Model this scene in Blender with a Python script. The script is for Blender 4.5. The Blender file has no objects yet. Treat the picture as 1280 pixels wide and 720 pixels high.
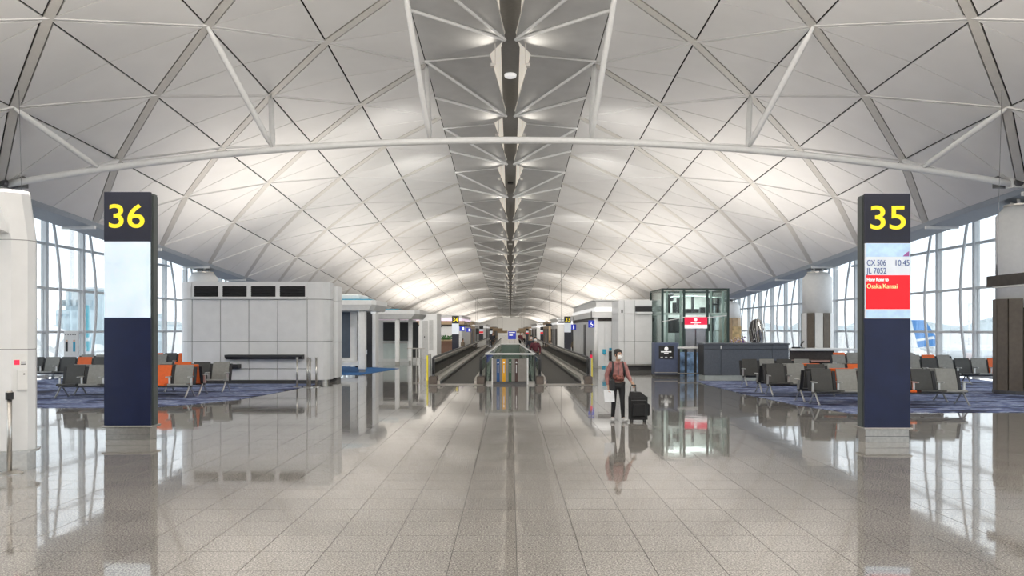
import bpy, bmesh, math, random
from mathutils import Vector, Matrix
random.seed(7)
scn = bpy.context.scene
COL = scn.collection

# ------------------------------------------------------------------ camera
cam_d = bpy.data.cameras.new('camera')
cam = bpy.data.objects.new('camera', cam_d)
COL.objects.link(cam)
cam.location = (0, 0, 2.0)
cam.rotation_euler = (math.pi / 2, 0, 0)
cam_d.sensor_width = 36
cam_d.lens = 28.125                 # 1000 px focal length on a 1280 px frame
cam_d.shift_x = 2 / 1280
cam_d.shift_y = 52 / 1280
cam_d.clip_end = 4000
scn.camera = cam

# ------------------------------------------------------------------ sky, exposure
world = bpy.data.worlds.new('overcast_sky')
scn.world = world
world.use_nodes = True
wn = world.node_tree.nodes
wl = world.node_tree.links
wn.clear()
w_out = wn.new('ShaderNodeOutputWorld')
w_bg = wn.new('ShaderNodeBackground')
w_tc = wn.new('ShaderNodeTexCoord')
w_sep = wn.new('ShaderNodeSeparateXYZ')
w_ramp = wn.new('ShaderNodeValToRGB')
w_ramp.color_ramp.elements[0].position = 0.0
w_ramp.color_ramp.elements[0].color = (0.86, 0.92, 0.97, 1)
w_ramp.color_ramp.elements[1].position = 0.6
w_ramp.color_ramp.elements[1].color = (0.94, 0.97, 1.0, 1)
wl.new(w_tc.outputs['Generated'], w_sep.inputs[0])
wl.new(w_sep.outputs['Z'], w_ramp.inputs[0])
wl.new(w_ramp.outputs[0], w_bg.inputs['Color'])
w_bg.inputs['Strength'].default_value = 2.7
wl.new(w_bg.outputs[0], w_out.inputs[0])
scn.view_settings.view_transform = 'Standard'
scn.view_settings.look = 'None'
scn.view_settings.exposure = 0.0
scn.view_settings.gamma = 1.0
scn.view_settings.use_curve_mapping = False
scn.cycles.max_bounces = 9
scn.cycles.diffuse_bounces = 5
scn.cycles.glossy_bounces = 4
scn.cycles.transparent_max_bounces = 16
scn.cycles.caustics_reflective = False
scn.cycles.caustics_refractive = False
scn.cycles.sample_clamp_indirect = 4.0
scn.cycles.use_denoising = True


def area_light(name, loc, size, power, color, rot=(0, 0, 0), spread=180):
    d = bpy.data.lights.new(name, 'AREA')
    d.shape = 'RECTANGLE'
    d.size, d.size_y = size
    d.energy = power
    d.color = color
    d.spread = math.radians(spread)
    o = bpy.data.objects.new(name, d)
    o.location = loc
    o.rotation_euler = rot
    COL.objects.link(o)
    return o


# added upward area lights with no fixtures modelled, brightening the vault
FILL = 1150
WARM = (1.0, 0.92, 0.83)
UP = (math.pi, 0, 0)
for (x, y, sx, sy, p) in ((9.5, -45.0, 5, 40, 900), (9.0, -12.0, 5, 20, 900), (7.0, 6.0, 5, 12, 960), (9.5, 34.0, 5, 9, 250), (9.0, 49.0, 5, 14, 230), (9.0, 65.0, 5, 14, 220),
                          (9.0, 85.0, 5, 20, 300), (9.0, 110.0, 5, 24, 300), (9.0, 150.0, 5, 50, 520), (9.0, 215.0, 5, 70, 700), (8.0, 262.0, 5, 40, 700)):
    for sd in (-1, 1):
        area_light('uplight', (sd * x, y, 3.95), (sx, sy), p * 1.5, WARM, UP, 170)


def spot(name, loc, aim, power, color, cone, soft):
    d = bpy.data.lights.new(name, 'SPOT')
    d.energy = power
    d.color = color
    d.shadow_soft_size = soft
    d.spot_size = math.radians(cone)
    d.spot_blend = 1.0
    o = bpy.data.objects.new(name, d)
    o.location = loc
    o.rotation_euler = (Vector(aim) - Vector(loc)).to_track_quat('-Z', 'Y').to_euler()
    COL.objects.link(o)
    return o


# added spots without fixtures along the spine edges, brightening walls and floor
for y, z in ((-20, 10.9), (-4, 10.8), (13, 10.7), (29, 10.3), (36, 10.0), (49, 9.4), (63, 8.8), (80, 7.8), (100, 7.2), (125, 6.9), (160, 6.6), (210, 6.3), (255, 6.2)):
    for sd in (-1, 1):
        spot('floodlight', (sd * 3.4, y, z - (.7 if y < 40 else 1.2)), (sd * 8, y + 14, 1.0), FILL, (1.0, 0.96, 0.9), 118, 0.5)
spot('floodlight', (0, 262, 4.6), (0, 290, 2.0), 6500, (1.0, 0.93, 0.82), 80, 0.5)  # added spot, no fixture, to brighten the far end wall

# ------------------------------------------------------------------ materials
MATS = {}


def mat(name, col, rough=0.5, metal=0.0, var=0.06, scale=8.0, emit=0.0, ecol=None, alpha=None, spec=0.5, stretch=None, bump=0.0):
    if name in MATS:
        return MATS[name]
    m = bpy.data.materials.new(name)
    m.use_nodes = True
    nt = m.node_tree
    b = nt.nodes['Principled BSDF']
    b.inputs['Roughness'].default_value = rough
    b.inputs['Metallic'].default_value = metal
    b.inputs['Specular IOR Level'].default_value = spec
    geo = nt.nodes.new('ShaderNodeNewGeometry')
    mp = nt.nodes.new('ShaderNodeMapping')
    if stretch:
        mp.inputs['Scale'].default_value = stretch
    nz = nt.nodes.new('ShaderNodeTexNoise')
    nz.inputs['Scale'].default_value = scale
    nz.inputs['Detail'].default_value = 3
    nt.links.new(geo.outputs['Position'], mp.inputs[0])
    nt.links.new(mp.outputs[0], nz.inputs['Vector'])
    rp = nt.nodes.new('ShaderNodeValToRGB')
    rp.color_ramp.elements[0].position = 0.3
    rp.color_ramp.elements[1].position = 0.7
    rp.color_ramp.elements[0].color = tuple(max(0, c * (1 - var)) for c in col) + (1,)
    rp.color_ramp.elements[1].color = tuple(min(1, c * (1 + var)) for c in col) + (1,)
    nt.links.new(nz.outputs['Fac'], rp.inputs[0])
    nt.links.new(rp.outputs[0], b.inputs['Base Color'])
    if bump:
        bp = nt.nodes.new('ShaderNodeBump')
        bp.inputs['Strength'].default_value = bump
        bp.inputs['Distance'].default_value = 0.01
        nt.links.new(nz.outputs['Fac'], bp.inputs['Height'])
        nt.links.new(bp.outputs[0], b.inputs['Normal'])
    if emit:
        b.inputs['Emission Color'].default_value = (ecol or col) + (1,)
        b.inputs['Emission Strength'].default_value = emit
    MATS[name] = m
    return m


def glass_mat(name, tint, gloss=0.06, rough=0.0):
    m = bpy.data.materials.new(name)
    m.use_nodes = True
    nt = m.node_tree
    nt.nodes.clear()
    o = nt.nodes.new('ShaderNodeOutputMaterial')
    t = nt.nodes.new('ShaderNodeBsdfTransparent')
    g = nt.nodes.new('ShaderNodeBsdfGlossy')
    mx = nt.nodes.new('ShaderNodeMixShader')
    fr = nt.nodes.new('ShaderNodeFresnel')
    fr.inputs['IOR'].default_value = 1.35
    nz = nt.nodes.new('ShaderNodeTexNoise')
    nz.inputs['Scale'].default_value = 0.6
    rp = nt.nodes.new('ShaderNodeValToRGB')
    rp.color_ramp.elements[0].color = tuple(c * 0.97 for c in tint) + (1,)
    rp.color_ramp.elements[1].color = tuple(tint) + (1,)
    geo = nt.nodes.new('ShaderNodeNewGeometry')
    nt.links.new(geo.outputs['Position'], nz.inputs['Vector'])
    nt.links.new(nz.outputs['Fac'], rp.inputs[0])
    nt.links.new(rp.outputs[0], t.inputs['Color'])
    g.inputs['Roughness'].default_value = rough
    ml = nt.nodes.new('ShaderNodeMath')
    ml.operation = 'MULTIPLY'
    ml.inputs[1].default_value = gloss * 10
    ml.use_clamp = True
    nt.links.new(fr.outputs[0], ml.inputs[0])
    nt.links.new(ml.outputs[0], mx.inputs[0])
    nt.links.new(t.outputs[0], mx.inputs[1])
    nt.links.new(g.outputs[0], mx.inputs[2])
    nt.links.new(mx.outputs[0], o.inputs[0])
    MATS[name] = m
    return m


def granite_mat():
    m = bpy.data.materials.new('polished_granite')
    m.use_nodes = True
    nt = m.node_tree
    b = nt.nodes['Principled BSDF']
    geo = nt.nodes.new('ShaderNodeNewGeometry')
    oi = nt.nodes.new('ShaderNodeObjectInfo')
    n1 = nt.nodes.new('ShaderNodeTexNoise')
    n1.inputs['Scale'].default_value = 62
    n1.inputs['Detail'].default_value = 2
    n1.inputs['Roughness'].default_value = 0.7
    r1 = nt.nodes.new('ShaderNodeValToRGB')
    cr = r1.color_ramp
    cr.elements[0].position = 0.33
    cr.elements[0].color = (0.095, 0.09, 0.086, 1)
    cr.elements[1].position = 0.66
    cr.elements[1].color = (0.47, 0.445, 0.41, 1)
    e = cr.elements.new(0.5)
    e.color = (0.265, 0.25, 0.23, 1)
    n2 = nt.nodes.new('ShaderNodeTexNoise')
    n2.inputs['Scale'].default_value = 0.9
    n2.inputs['Detail'].default_value = 4
    hs = nt.nodes.new('ShaderNodeHueSaturation')
    mr = nt.nodes.new('ShaderNodeMapRange')
    mr.inputs[1].default_value = 0.3
    mr.inputs[2].default_value = 0.7
    mr.inputs[3].default_value = 0.93
    mr.inputs[4].default_value = 1.07
    rv = nt.nodes.new('ShaderNodeMath')
    rv.operation = 'MULTIPLY_ADD'
    rv.inputs[1].default_value = 0.09
    L = nt.links.new
    L(geo.outputs['Position'], n1.inputs['Vector'])
    L(geo.outputs['Position'], n2.inputs['Vector'])
    L(n1.outputs['Fac'], r1.inputs[0])
    L(r1.outputs[0], hs.inputs['Color'])
    L(n2.outputs['Fac'], mr.inputs[0])
    L(oi.outputs['Random'], rv.inputs[0])
    L(mr.outputs[0], rv.inputs[2])
    L(rv.outputs[0], hs.inputs['Value'])
    L(hs.outputs[0], b.inputs['Base Color'])
    b.inputs['Roughness'].default_value = 0.045
    b.inputs['IOR'].default_value = 1.52
    # the faint unevenness of ground stone
    n3 = nt.nodes.new('ShaderNodeTexNoise')
    n3.inputs['Scale'].default_value = 2.2
    n3.inputs['Detail'].default_value = 1
    bp = nt.nodes.new('ShaderNodeBump')
    bp.inputs['Strength'].default_value = 0.018
    bp.inputs['Distance'].default_value = 0.05
    L(geo.outputs['Position'], n3.inputs['Vector'])
    L(n3.outputs['Fac'], bp.inputs['Height'])
    L(bp.outputs[0], b.inputs['Normal'])
    MATS['granite'] = m
    return m


def carpet_mat():
    m = bpy.data.materials.new('striped_blue_carpet')
    m.use_nodes = True
    nt = m.node_tree
    b = nt.nodes['Principled BSDF']
    geo = nt.nodes.new('ShaderNodeNewGeometry')
    mp = nt.nodes.new('ShaderNodeMapping')
    mp.inputs['Scale'].default_value = (0.5, 1.7, 1)
    nz = nt.nodes.new('ShaderNodeTexNoise')
    nz.inputs['Scale'].default_value = 1.0
    nz.inputs['Detail'].default_value = 5
    nz.inputs['Roughness'].default_value = 0.65
    rp = nt.nodes.new('ShaderNodeValToRGB')
    cr = rp.color_ramp
    cr.interpolation = 'LINEAR'
    cols = [(0.38, (0.012, 0.015, 0.04)), (0.44, (0.04, 0.05, 0.12)), (0.485, (0.12, 0.16, 0.34)),
            (0.52, (0.42, 0.47, 0.62)), (0.55, (0.05, 0.07, 0.18)), (0.63, (0.26, 0.31, 0.5))]
    cr.elements[0].position, cr.elements[0].color = cols[0][0], cols[0][1] + (1,)
    cr.elements[1].position, cr.elements[1].color = cols[-1][0], cols[-1][1] + (1,)
    for p, c in cols[1:-1]:
        e = cr.elements.new(p)
        e.color = c + (1,)
    L = nt.links.new
    L(geo.outputs['Position'], mp.inputs[0])
    L(mp.outputs[0], nz.inputs['Vector'])
    L(nz.outputs['Fac'], rp.inputs[0])
    L(rp.outputs[0], b.inputs['Base Color'])
    b.inputs['Roughness'].default_value = 0.95
    MATS['carpet'] = m
    return m


GRANITE = granite_mat()
CARPET = carpet_mat()
GLASS = glass_mat('clear_window_glass', (0.97, 0.99, 1.0), 0.05)
GREEN_GLASS = glass_mat('greenish_guard_glass', (0.95, 0.99, 0.98), 0.03)
LIFT_GLASS = glass_mat('lift_shaft_glass', (0.94, 0.985, 0.97), 0.07)
M = dict(
    panel=mat('ceiling_panel_white', (0.79, 0.785, 0.775), 0.55, var=0.03, scale=0.8),
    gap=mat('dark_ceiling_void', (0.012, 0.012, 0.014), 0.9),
    rib=mat('cream_roof_rib', (0.66, 0.64, 0.60), 0.5, var=0.03),
    tube=mat('white_painted_steel', (0.82, 0.825, 0.82), 0.35, var=0.03),
    spine=mat('satin_grey_reflector', (0.50, 0.50, 0.495), 0.42, metal=0.15, var=0.05, scale=2),
    channel=mat('grey_channel_soffit', (0.20, 0.195, 0.185), 0.6),
    cove=mat('glowing_cove_trim', (0.75, 0.70, 0.62), 0.5, emit=0.3, ecol=(1.0, 0.94, 0.84)),
    grout=mat('dark_floor_joint', (0.03, 0.028, 0.026), 0.6),
    cladding=mat('white_panel_cladding', (0.80, 0.805, 0.81), 0.4, var=0.03, scale=3),
    cladgap=mat('grey_panel_joint', (0.22, 0.22, 0.22), 0.7),
    white=mat('white_paint', (0.81, 0.81, 0.80), 0.4, var=0.03),
    steel=mat('brushed_steel', (0.52, 0.50, 0.47), 0.28, metal=0.9, var=0.1, scale=20),
    darksteel=mat('dark_steel', (0.10, 0.10, 0.105), 0.4, metal=0.4),
    black=mat('black_plastic', (0.018, 0.018, 0.02), 0.5),
    navy=mat('navy_panel', (0.007, 0.013, 0.055), 0.35, var=0.12, scale=3),
    navytop=mat('dark_navy_panel', (0.011, 0.013, 0.032), 0.4, var=0.1),
    pillarside=mat('grey_green_pillar_side', (0.075, 0.088, 0.085), 0.4),
    yellow=mat('yellow_lettering', (0.95, 0.80, 0.02), 0.5, emit=0.25),
    frame=mat('pale_window_frame', (0.74, 0.77, 0.79), 0.45, var=0.03),
    soffit=mat('grey_soffit', (0.42, 0.46, 0.50), 0.6, var=0.04),
    greydark=mat('charcoal_panel', (0.035, 0.035, 0.038), 0.5),
    counter=mat('slate_laminate', (0.105, 0.12, 0.145), 0.5, var=0.12, scale=25),
    kioskblue=mat('slate_blue_laminate', (0.10, 0.125, 0.21), 0.45, var=0.06),
    brown=mat('brown_cladding', (0.14, 0.115, 0.09), 0.5, var=0.12),
    darkbrown=mat('dark_brown_wood', (0.05, 0.042, 0.038), 0.5, var=0.2),
    seatgrey=mat('grey_seat_leather', (0.27, 0.27, 0.25), 0.45, var=0.08, scale=12),
    seatdark=mat('charcoal_seat_leather', (0.055, 0.055, 0.052), 0.45, var=0.1, scale=12),
    seatorange=mat('orange_seat_leather', (0.80, 0.14, 0.02), 0.45, var=0.06, scale=12),
    tread=mat('ribbed_walkway_pallet', (0.075, 0.07, 0.062), 0.6, var=0.25, scale=6, stretch=(1, 12, 1)),
    rubber=mat('black_rubber_handrail', (0.03, 0.03, 0.03), 0.45),
    bluecarpet=mat('blue_play_carpet', (0.02, 0.12, 0.32), 0.95, var=0.25, scale=3),
    signblue=mat('blue_sign_face', (0.01, 0.03, 0.42), 0.4, emit=0.35),
    red=mat('red_sign_face', (0.75, 0.02, 0.07), 0.4, emit=0.6),
    whiteglow=mat('white_backlit_face', (0.85, 0.85, 0.85), 0.4, emit=0.55),
    leaf=mat('hedge_leaf_green', (0.05, 0.16, 0.04), 0.7, var=0.4, scale=15),
    wood=mat('pale_shop_wood', (0.46, 0.33, 0.20), 0.5, var=0.12, scale=4),
    apron=mat('pale_concrete_apron', (0.62, 0.63, 0.62), 0.9, var=0.08, scale=0.03),
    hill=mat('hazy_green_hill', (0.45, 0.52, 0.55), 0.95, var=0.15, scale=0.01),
)

# ------------------------------------------------------------------ mesh helpers


class MB:
    def __init__(s):
        s.v = []
        s.f = []

    def add(s, vs, fs):
        n = len(s.v)
        s.v += [tuple(v) for v in vs]
        s.f += [tuple(i + n for i in f) for f in fs]
        return s

    def box(s, x0, x1, y0, y1, z0, z1):
        return s.add([(x0, y0, z0), (x1, y0, z0), (x1, y1, z0), (x0, y1, z0), (x0, y0, z1), (x1, y0, z1), (x1, y1, z1), (x0, y1, z1)],
                     [(0, 3, 2, 1), (4, 5, 6, 7), (0, 1, 5, 4), (1, 2, 6, 5), (2, 3, 7, 6), (3, 0, 4, 7)])

    def bbox(s, x0, x1, y0, y1, z0, z1, c=0.01):
        """box with its edges chamfered"""
        bm = bmesh.new()
        t = MB().box(x0, x1, y0, y1, z0, z1)
        vs = [bm.verts.new(p) for p in t.v]
        for f in t.f:
            bm.faces.new([vs[i] for i in f])
        bmesh.ops.bevel(bm, geom=bm.edges[:], offset=c, segments=1, affect='EDGES', profile=0.5)
        bm.verts.index_update()
        s.add([v.co for v in bm.verts], [[v.index for v in f.verts] for f in bm.faces])
        bm.free()
        return s

    def prism(s, pts, z0, z1):
        """plan polygon (counter-clockwise) between two heights"""
        n = len(pts)
        vs = [(x, y, z0) for x, y in pts] + [(x, y, z1) for x, y in pts]
        fs = [tuple(range(n - 1, -1, -1)), tuple(range(n, 2 * n))] + [(i, (i + 1) % n, n + (i + 1) % n, n + i) for i in range(n)]
        return s.add(vs, fs)

    def xprism(s, pts, x0, x1):
        """(y, z) outline extruded along x"""
        n = len(pts)
        vs = [(x0, y, z) for y, z in pts] + [(x1, y, z) for y, z in pts]
        fs = [tuple(range(n - 1, -1, -1)), tuple(range(n, 2 * n))] + [(i, (i + 1) % n, n + (i + 1) % n, n + i) for i in range(n)]
        return s.add(vs, fs)

    def tube(s, path, r, n=8):
        path = [Vector(p) for p in path]
        rs = r if isinstance(r, (list, tuple)) else [r] * len(path)
        rings = []
        up = None
        for i, p in enumerate(path):
            a = path[max(0, i - 1)]
            b = path[min(len(path) - 1, i + 1)]
            t = (b - a).normalized()
            if up is None:
                up = Vector((0, 0, 1)) if abs(t.z) < 0.9 else Vector((1, 0, 0))
            u = t.cross(up).normalized()
            w = u.cross(t).normalized()
            up = w
            rings.append([p + (u * math.cos(2 * math.pi * k / n) + w * math.sin(2 * math.pi * k / n)) * rs[i] for k in range(n)])
        vs = [v for ring in rings for v in ring]
        fs = []
        for i in range(len(path) - 1):
            for k in range(n):
                fs.append((i * n + k, i * n + (k + 1) % n, (i + 1) * n + (k + 1) % n, (i + 1) * n + k))
        fs.append(tuple(range(n - 1, -1, -1)))
        fs.append(tuple(range((len(path) - 1) * n, len(path) * n)))
        return s.add(vs, fs)

    def lathe(s, prof, cx=0, cy=0, n=16):
        vs = []
        for r, z in prof:
            for k in range(n):
                a = 2 * math.pi * (k + 0.5) / n
                vs.append((cx + r * math.cos(a), cy + r * math.sin(a), z))
        fs = []
        for i in range(len(prof) - 1):
            for k in range(n):
                fs.append((i * n + k, i * n + (k + 1) % n, (i + 1) * n + (k + 1) % n, (i + 1) * n + k))
        fs.append(tuple(range(n - 1, -1, -1)))
        fs.append(tuple(range((len(prof) - 1) * n, len(prof) * n)))
        return s.add(vs, fs)

    def mesh(s, name, m, origin=(0, 0, 0), smooth=False):
        ox, oy, oz = origin
        me = bpy.data.meshes.new(name)
        me.from_pydata([(x - ox, y - oy, z - oz) for x, y, z in s.v], [], s.f)
        if isinstance(m, (list, tuple)):
            for q in m:
                me.materials.append(q)
        else:
            me.materials.append(m)
        if smooth:
            for p in me.polygons:
                p.use_smooth = True
        return me


def wloc(o):
    return Vector((0, 0, 0)) if o is None else o.location + wloc(o.parent)


def part(name, mb, m, parent, smooth=False, local=False, kind=None, label=None):
    """one part: verts in world coordinates unless local"""
    org = (0, 0, 0) if local else wloc(parent)
    o = bpy.data.objects.new(name, mb.mesh(name, m, org, smooth))
    COL.objects.link(o)
    o.parent = parent
    if kind:
        o['kind'] = kind
    if label:
        o['label'] = label
    return o


def place(name, me, parent, loc=(0, 0, 0), kind=None, label=None):
    o = bpy.data.objects.new(name, me)
    COL.objects.link(o)
    o.parent = parent
    o.location = loc
    if kind:
        o['kind'] = kind
    if label:
        o['label'] = label
    return o


def tag(o, label, cat, group=None):
    o['label'] = label
    o['category'] = cat
    if group:
        o['group'] = group
    return o


def thing(name, label, cat, loc=(0, 0, 0), rotz=0, group=None):
    o = bpy.data.objects.new(name, None)
    o.empty_display_size = 0.2
    COL.objects.link(o)
    o.location = loc
    o.rotation_euler = (0, 0, rotz)
    return tag(o, label, cat, group)


def solo(name, mb, m, label, cat, group=None, smooth=False):
    """a thing that is one mesh; origin at the foot of its own bounds"""
    xs = [v[0] for v in mb.v]
    ys = [v[1] for v in mb.v]
    zs = [v[2] for v in mb.v]
    org = ((min(xs) + max(xs)) / 2, (min(ys) + max(ys)) / 2, min(zs))
    o = bpy.data.objects.new(name, mb.mesh(name, m, org, smooth))
    o.location = org
    COL.objects.link(o)
    return tag(o, label, cat, group)


def struct(name, mb=None, m=None, label=None):
    o = bpy.data.objects.new(name, mb.mesh(name, m) if mb else None)
    COL.objects.link(o)
    o['kind'] = 'structure'
    if label:
        o['label'] = label
    return o


def text_mb(txt, x, y, z, height, align='CENTER', bold=0.0, depth=0.004):
    """lettering standing in the xz plane, facing -y; cap height about 0.73 of the size"""
    cu = bpy.data.curves.new('lettering', 'FONT')
    cu.body = txt
    cu.size = height / 0.73
    cu.align_x = align
    cu.offset = bold
    cu.extrude = depth / 2
    o = bpy.data.objects.new('lettering', cu)
    COL.objects.link(o)
    dg = bpy.context.evaluated_depsgraph_get()
    me = bpy.data.meshes.new_from_object(o.evaluated_get(dg))
    mb = MB()
    mb.add([(x + v.co.x, y - v.co.z, z + v.co.y) for v in me.vertices], [tuple(p.vertices) for p in me.polygons])
    bpy.data.objects.remove(o)
    bpy.data.curves.remove(cu)
    bpy.data.meshes.remove(me)
    return mb


def X(px, Y):
    return (px - 638) * Y / 1000


def Z(py, Y):
    return 2 + (412 - py) * Y / 1000

# ------------------------------------------------------------------ roof geometry
S = 5.58                                     # module of the lattice along the hall
PROF = [(0, 11.3), (2.8, 11.1), (5.5, 10.7), (8.0, 10.05), (10.6, 9.1), (13.1, 7.9), (15.3, 6.34), (18.8, 6.6)]
FALL = [(-80, 0.1), (5, 0.05), (18.7, 0), (21.1, -.05), (24.3, -.13), (26.7, -.25), (29.7, -.42), (35.4, -.69), (40.6, -1.0), (46, -1.29), (51, -1.6),
        (55.6, -1.85), (63.6, -2.3), (75, -2.9), (90, -3.5), (115, -3.9), (151, -4.2), (220, -4.5), (300, -4.7)]
COLX = {2: 2.8, 1: 5.5, 0: 8.0, -1: 10.6, -2: 13.1, -3: 15.3}


def lerp(tab, t):
    for (a, va), (b, vb) in zip(tab, tab[1:]):
        if t <= b:
            return va + (vb - va) * (t - a) / (b - a)
    return tab[-1][1]


def zroof(x, y):
    return lerp(PROF, abs(x)) + lerp(FALL, y)


def node(k, j, side):
    """lattice node: column k, half-module index j (y = 26.7 + S*j/2)"""
    y = 26.7 + S * j / 2
    x = COLX[k]
    return Vector((side * x, y, zroof(x, y)))


def project(p):
    if p[1] < 0.5:
        return None
    return 638 + 1000 * p[0] / p[1], 412 - 1000 * (p[2] - 2) / p[1]


def screen_area(pts):
    q = [project(p) for p in pts]
    if any(a is None for a in q):
        return 0
    cx = sum(a[0] for a in q) / len(q)
    cy = sum(a[1] for a in q) / len(q)
    if not (-60 < cx < 1340 and -60 < cy < 780):
        return 0
    s = 0
    for a, b in zip(q, q[1:] + q[:1]):
        s += a[0] * b[1] - a[1] * b[0]
    return abs(s) / 2


def inset_panel(a, b, c, dab, dbc, dca, th=0.04):
    """triangular panel a-b-c pulled in from its three edges, with thickness upwards"""
    def h(p, q, r):
        return (q - p).cross(r - p).length / (q - p).length
    ha, hb, hc = h(b, c, a), h(c, a, b), h(a, b, c)

    def at(la, lb, lc):
        return a * la + b * lb + c * lc
    va = at(1 - dca / hb - dab / hc, dca / hb, dab / hc)
    vb = at(dbc / ha, 1 - dbc / ha - dab / hc, dab / hc)
    vc = at(dbc / ha, dca / hb, 1 - dbc / ha - dca / hb)
    n = (b - a).cross(c - a).normalized()
    if n.z < 0:
        n = -n
        va, vb, vc = va, vc, vb
    up = n * th
    vs = [va, vb, vc, va + up, vb + up, vc + up]
    return vs, [(0, 2, 1), (3, 4, 5), (0, 1, 4, 3), (1, 2, 5, 4), (2, 0, 3, 5)]


def beam(a, b, w, drop=0.0, th=0.05, trim=0.0):
    t = (b - a).normalized()
    a = a + t * trim
    b = b - t * trim
    side = t.cross(Vector((0, 0, 1))).normalized()
    n = side.cross(t).normalized()
    if n.z < 0:
        n = -n
    d = -n * drop
    u = n * th
    q = [a - side * w + d, a + side * w + d, b + side * w + d, b - side * w + d]
    return q + [p + u for p in q], [(0, 3, 2, 1), (4, 5, 6, 7), (0, 1, 5, 4), (1, 2, 6, 5), (2, 3, 7, 6), (3, 0, 4, 7)]


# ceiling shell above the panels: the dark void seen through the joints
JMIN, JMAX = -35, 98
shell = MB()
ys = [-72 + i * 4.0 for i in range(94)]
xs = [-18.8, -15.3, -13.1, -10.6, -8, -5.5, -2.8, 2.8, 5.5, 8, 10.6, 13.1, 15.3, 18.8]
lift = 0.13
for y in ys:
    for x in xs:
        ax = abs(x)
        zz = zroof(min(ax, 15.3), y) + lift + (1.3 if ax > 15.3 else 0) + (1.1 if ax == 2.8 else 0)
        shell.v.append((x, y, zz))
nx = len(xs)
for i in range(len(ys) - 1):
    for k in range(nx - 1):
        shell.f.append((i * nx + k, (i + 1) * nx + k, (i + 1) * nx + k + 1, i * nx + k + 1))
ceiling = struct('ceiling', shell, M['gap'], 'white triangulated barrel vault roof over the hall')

panels = []
ribs = []
for side in (-1, 1):
    for j in range(JMIN, JMAX):
        for k in range(2, -4, -1):
            if (j + k) % 2:
                continue
            n0, n1 = node(k, j, side), node(k, j + 2, side)
            ym = (n0.y + n1.y) / 2
            mid = Vector((n0.x, ym, zroof(n0.x, ym)))
            g_long, g_tr, g_rib, g_strip = 0.026, 0.018, 0.170, 0.080
            if k < 2:
                inn = node(k + 1, j + 1, side)
                # n0 -> inn runs inward with depth (thin strip); inn -> n1 runs outward with depth (rib)
                panels.append((n0, inn, mid, g_strip, g_tr, g_long))
                panels.append((inn, n1, mid, g_rib, g_long, g_tr))
            if k > -3:
                out = node(k - 1, j + 1, side)
                panels.append((n0, out, mid, g_rib, g_tr, g_long))
                panels.append((out, n1, mid, g_strip, g_long, g_tr))
                ribs.append((n0, out, 0.108, 'rib'))
                ribs.append((out, n1, 0.06, 'strip'))

ranked = sorted(range(len(panels)), key=lambda i: -screen_area([panels[i][0], panels[i][1], panels[i][2]]))
single = set(ranked[:300])
rest = MB()
for i, (a, b, c, d1, d2, d3) in enumerate(panels):
    if a.y < -70:
        continue
    vs, fs = inset_panel(a, b, c, d1, d2, d3)
    if i in single:
        part('ceiling_panel', MB().add(vs, fs), M['panel'], ceiling)
    else:
        rest.add(vs, fs)
part('ceiling_panels', rest, M['panel'], ceiling, kind='stuff')
rest = {'rib': MB(), 'strip': MB()}
ranked = sorted(range(len(ribs)), key=lambda i: -screen_area([ribs[i][0], ribs[i][1], ribs[i][1] + Vector((0.3, 0, 0))]))
single = set(ranked[:220])
for i, (a, b, w, nm) in enumerate(ribs):
    if a.y < -70:
        continue
    vs, fs = beam(a, b, w, drop=0.005 if nm == 'rib' else 0.0)
    if i in single:
        part('roof_rib' if nm == 'rib' else 'cover_strip', MB().add(vs, fs), M['rib'] if nm == 'rib' else M['panel'], ceiling)
    else:
        rest[nm].add(vs, fs)
part('roof_ribs', rest['rib'], M['rib'], ceiling, kind='stuff')
part('cover_strips', rest['strip'], M['panel'], ceiling, kind='stuff')

# ------------------------------------------------------------------ central spine of folded reflectors
spine = struct('trim_1', None, None, 'grey spine of folded metal reflectors along the crown of the roof')
PER = 7.3
srest = MB()
brest = MB()
ch_d, ch_l = MB(), MB()


def ze(y):
    return zroof(2.8, y)


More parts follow.
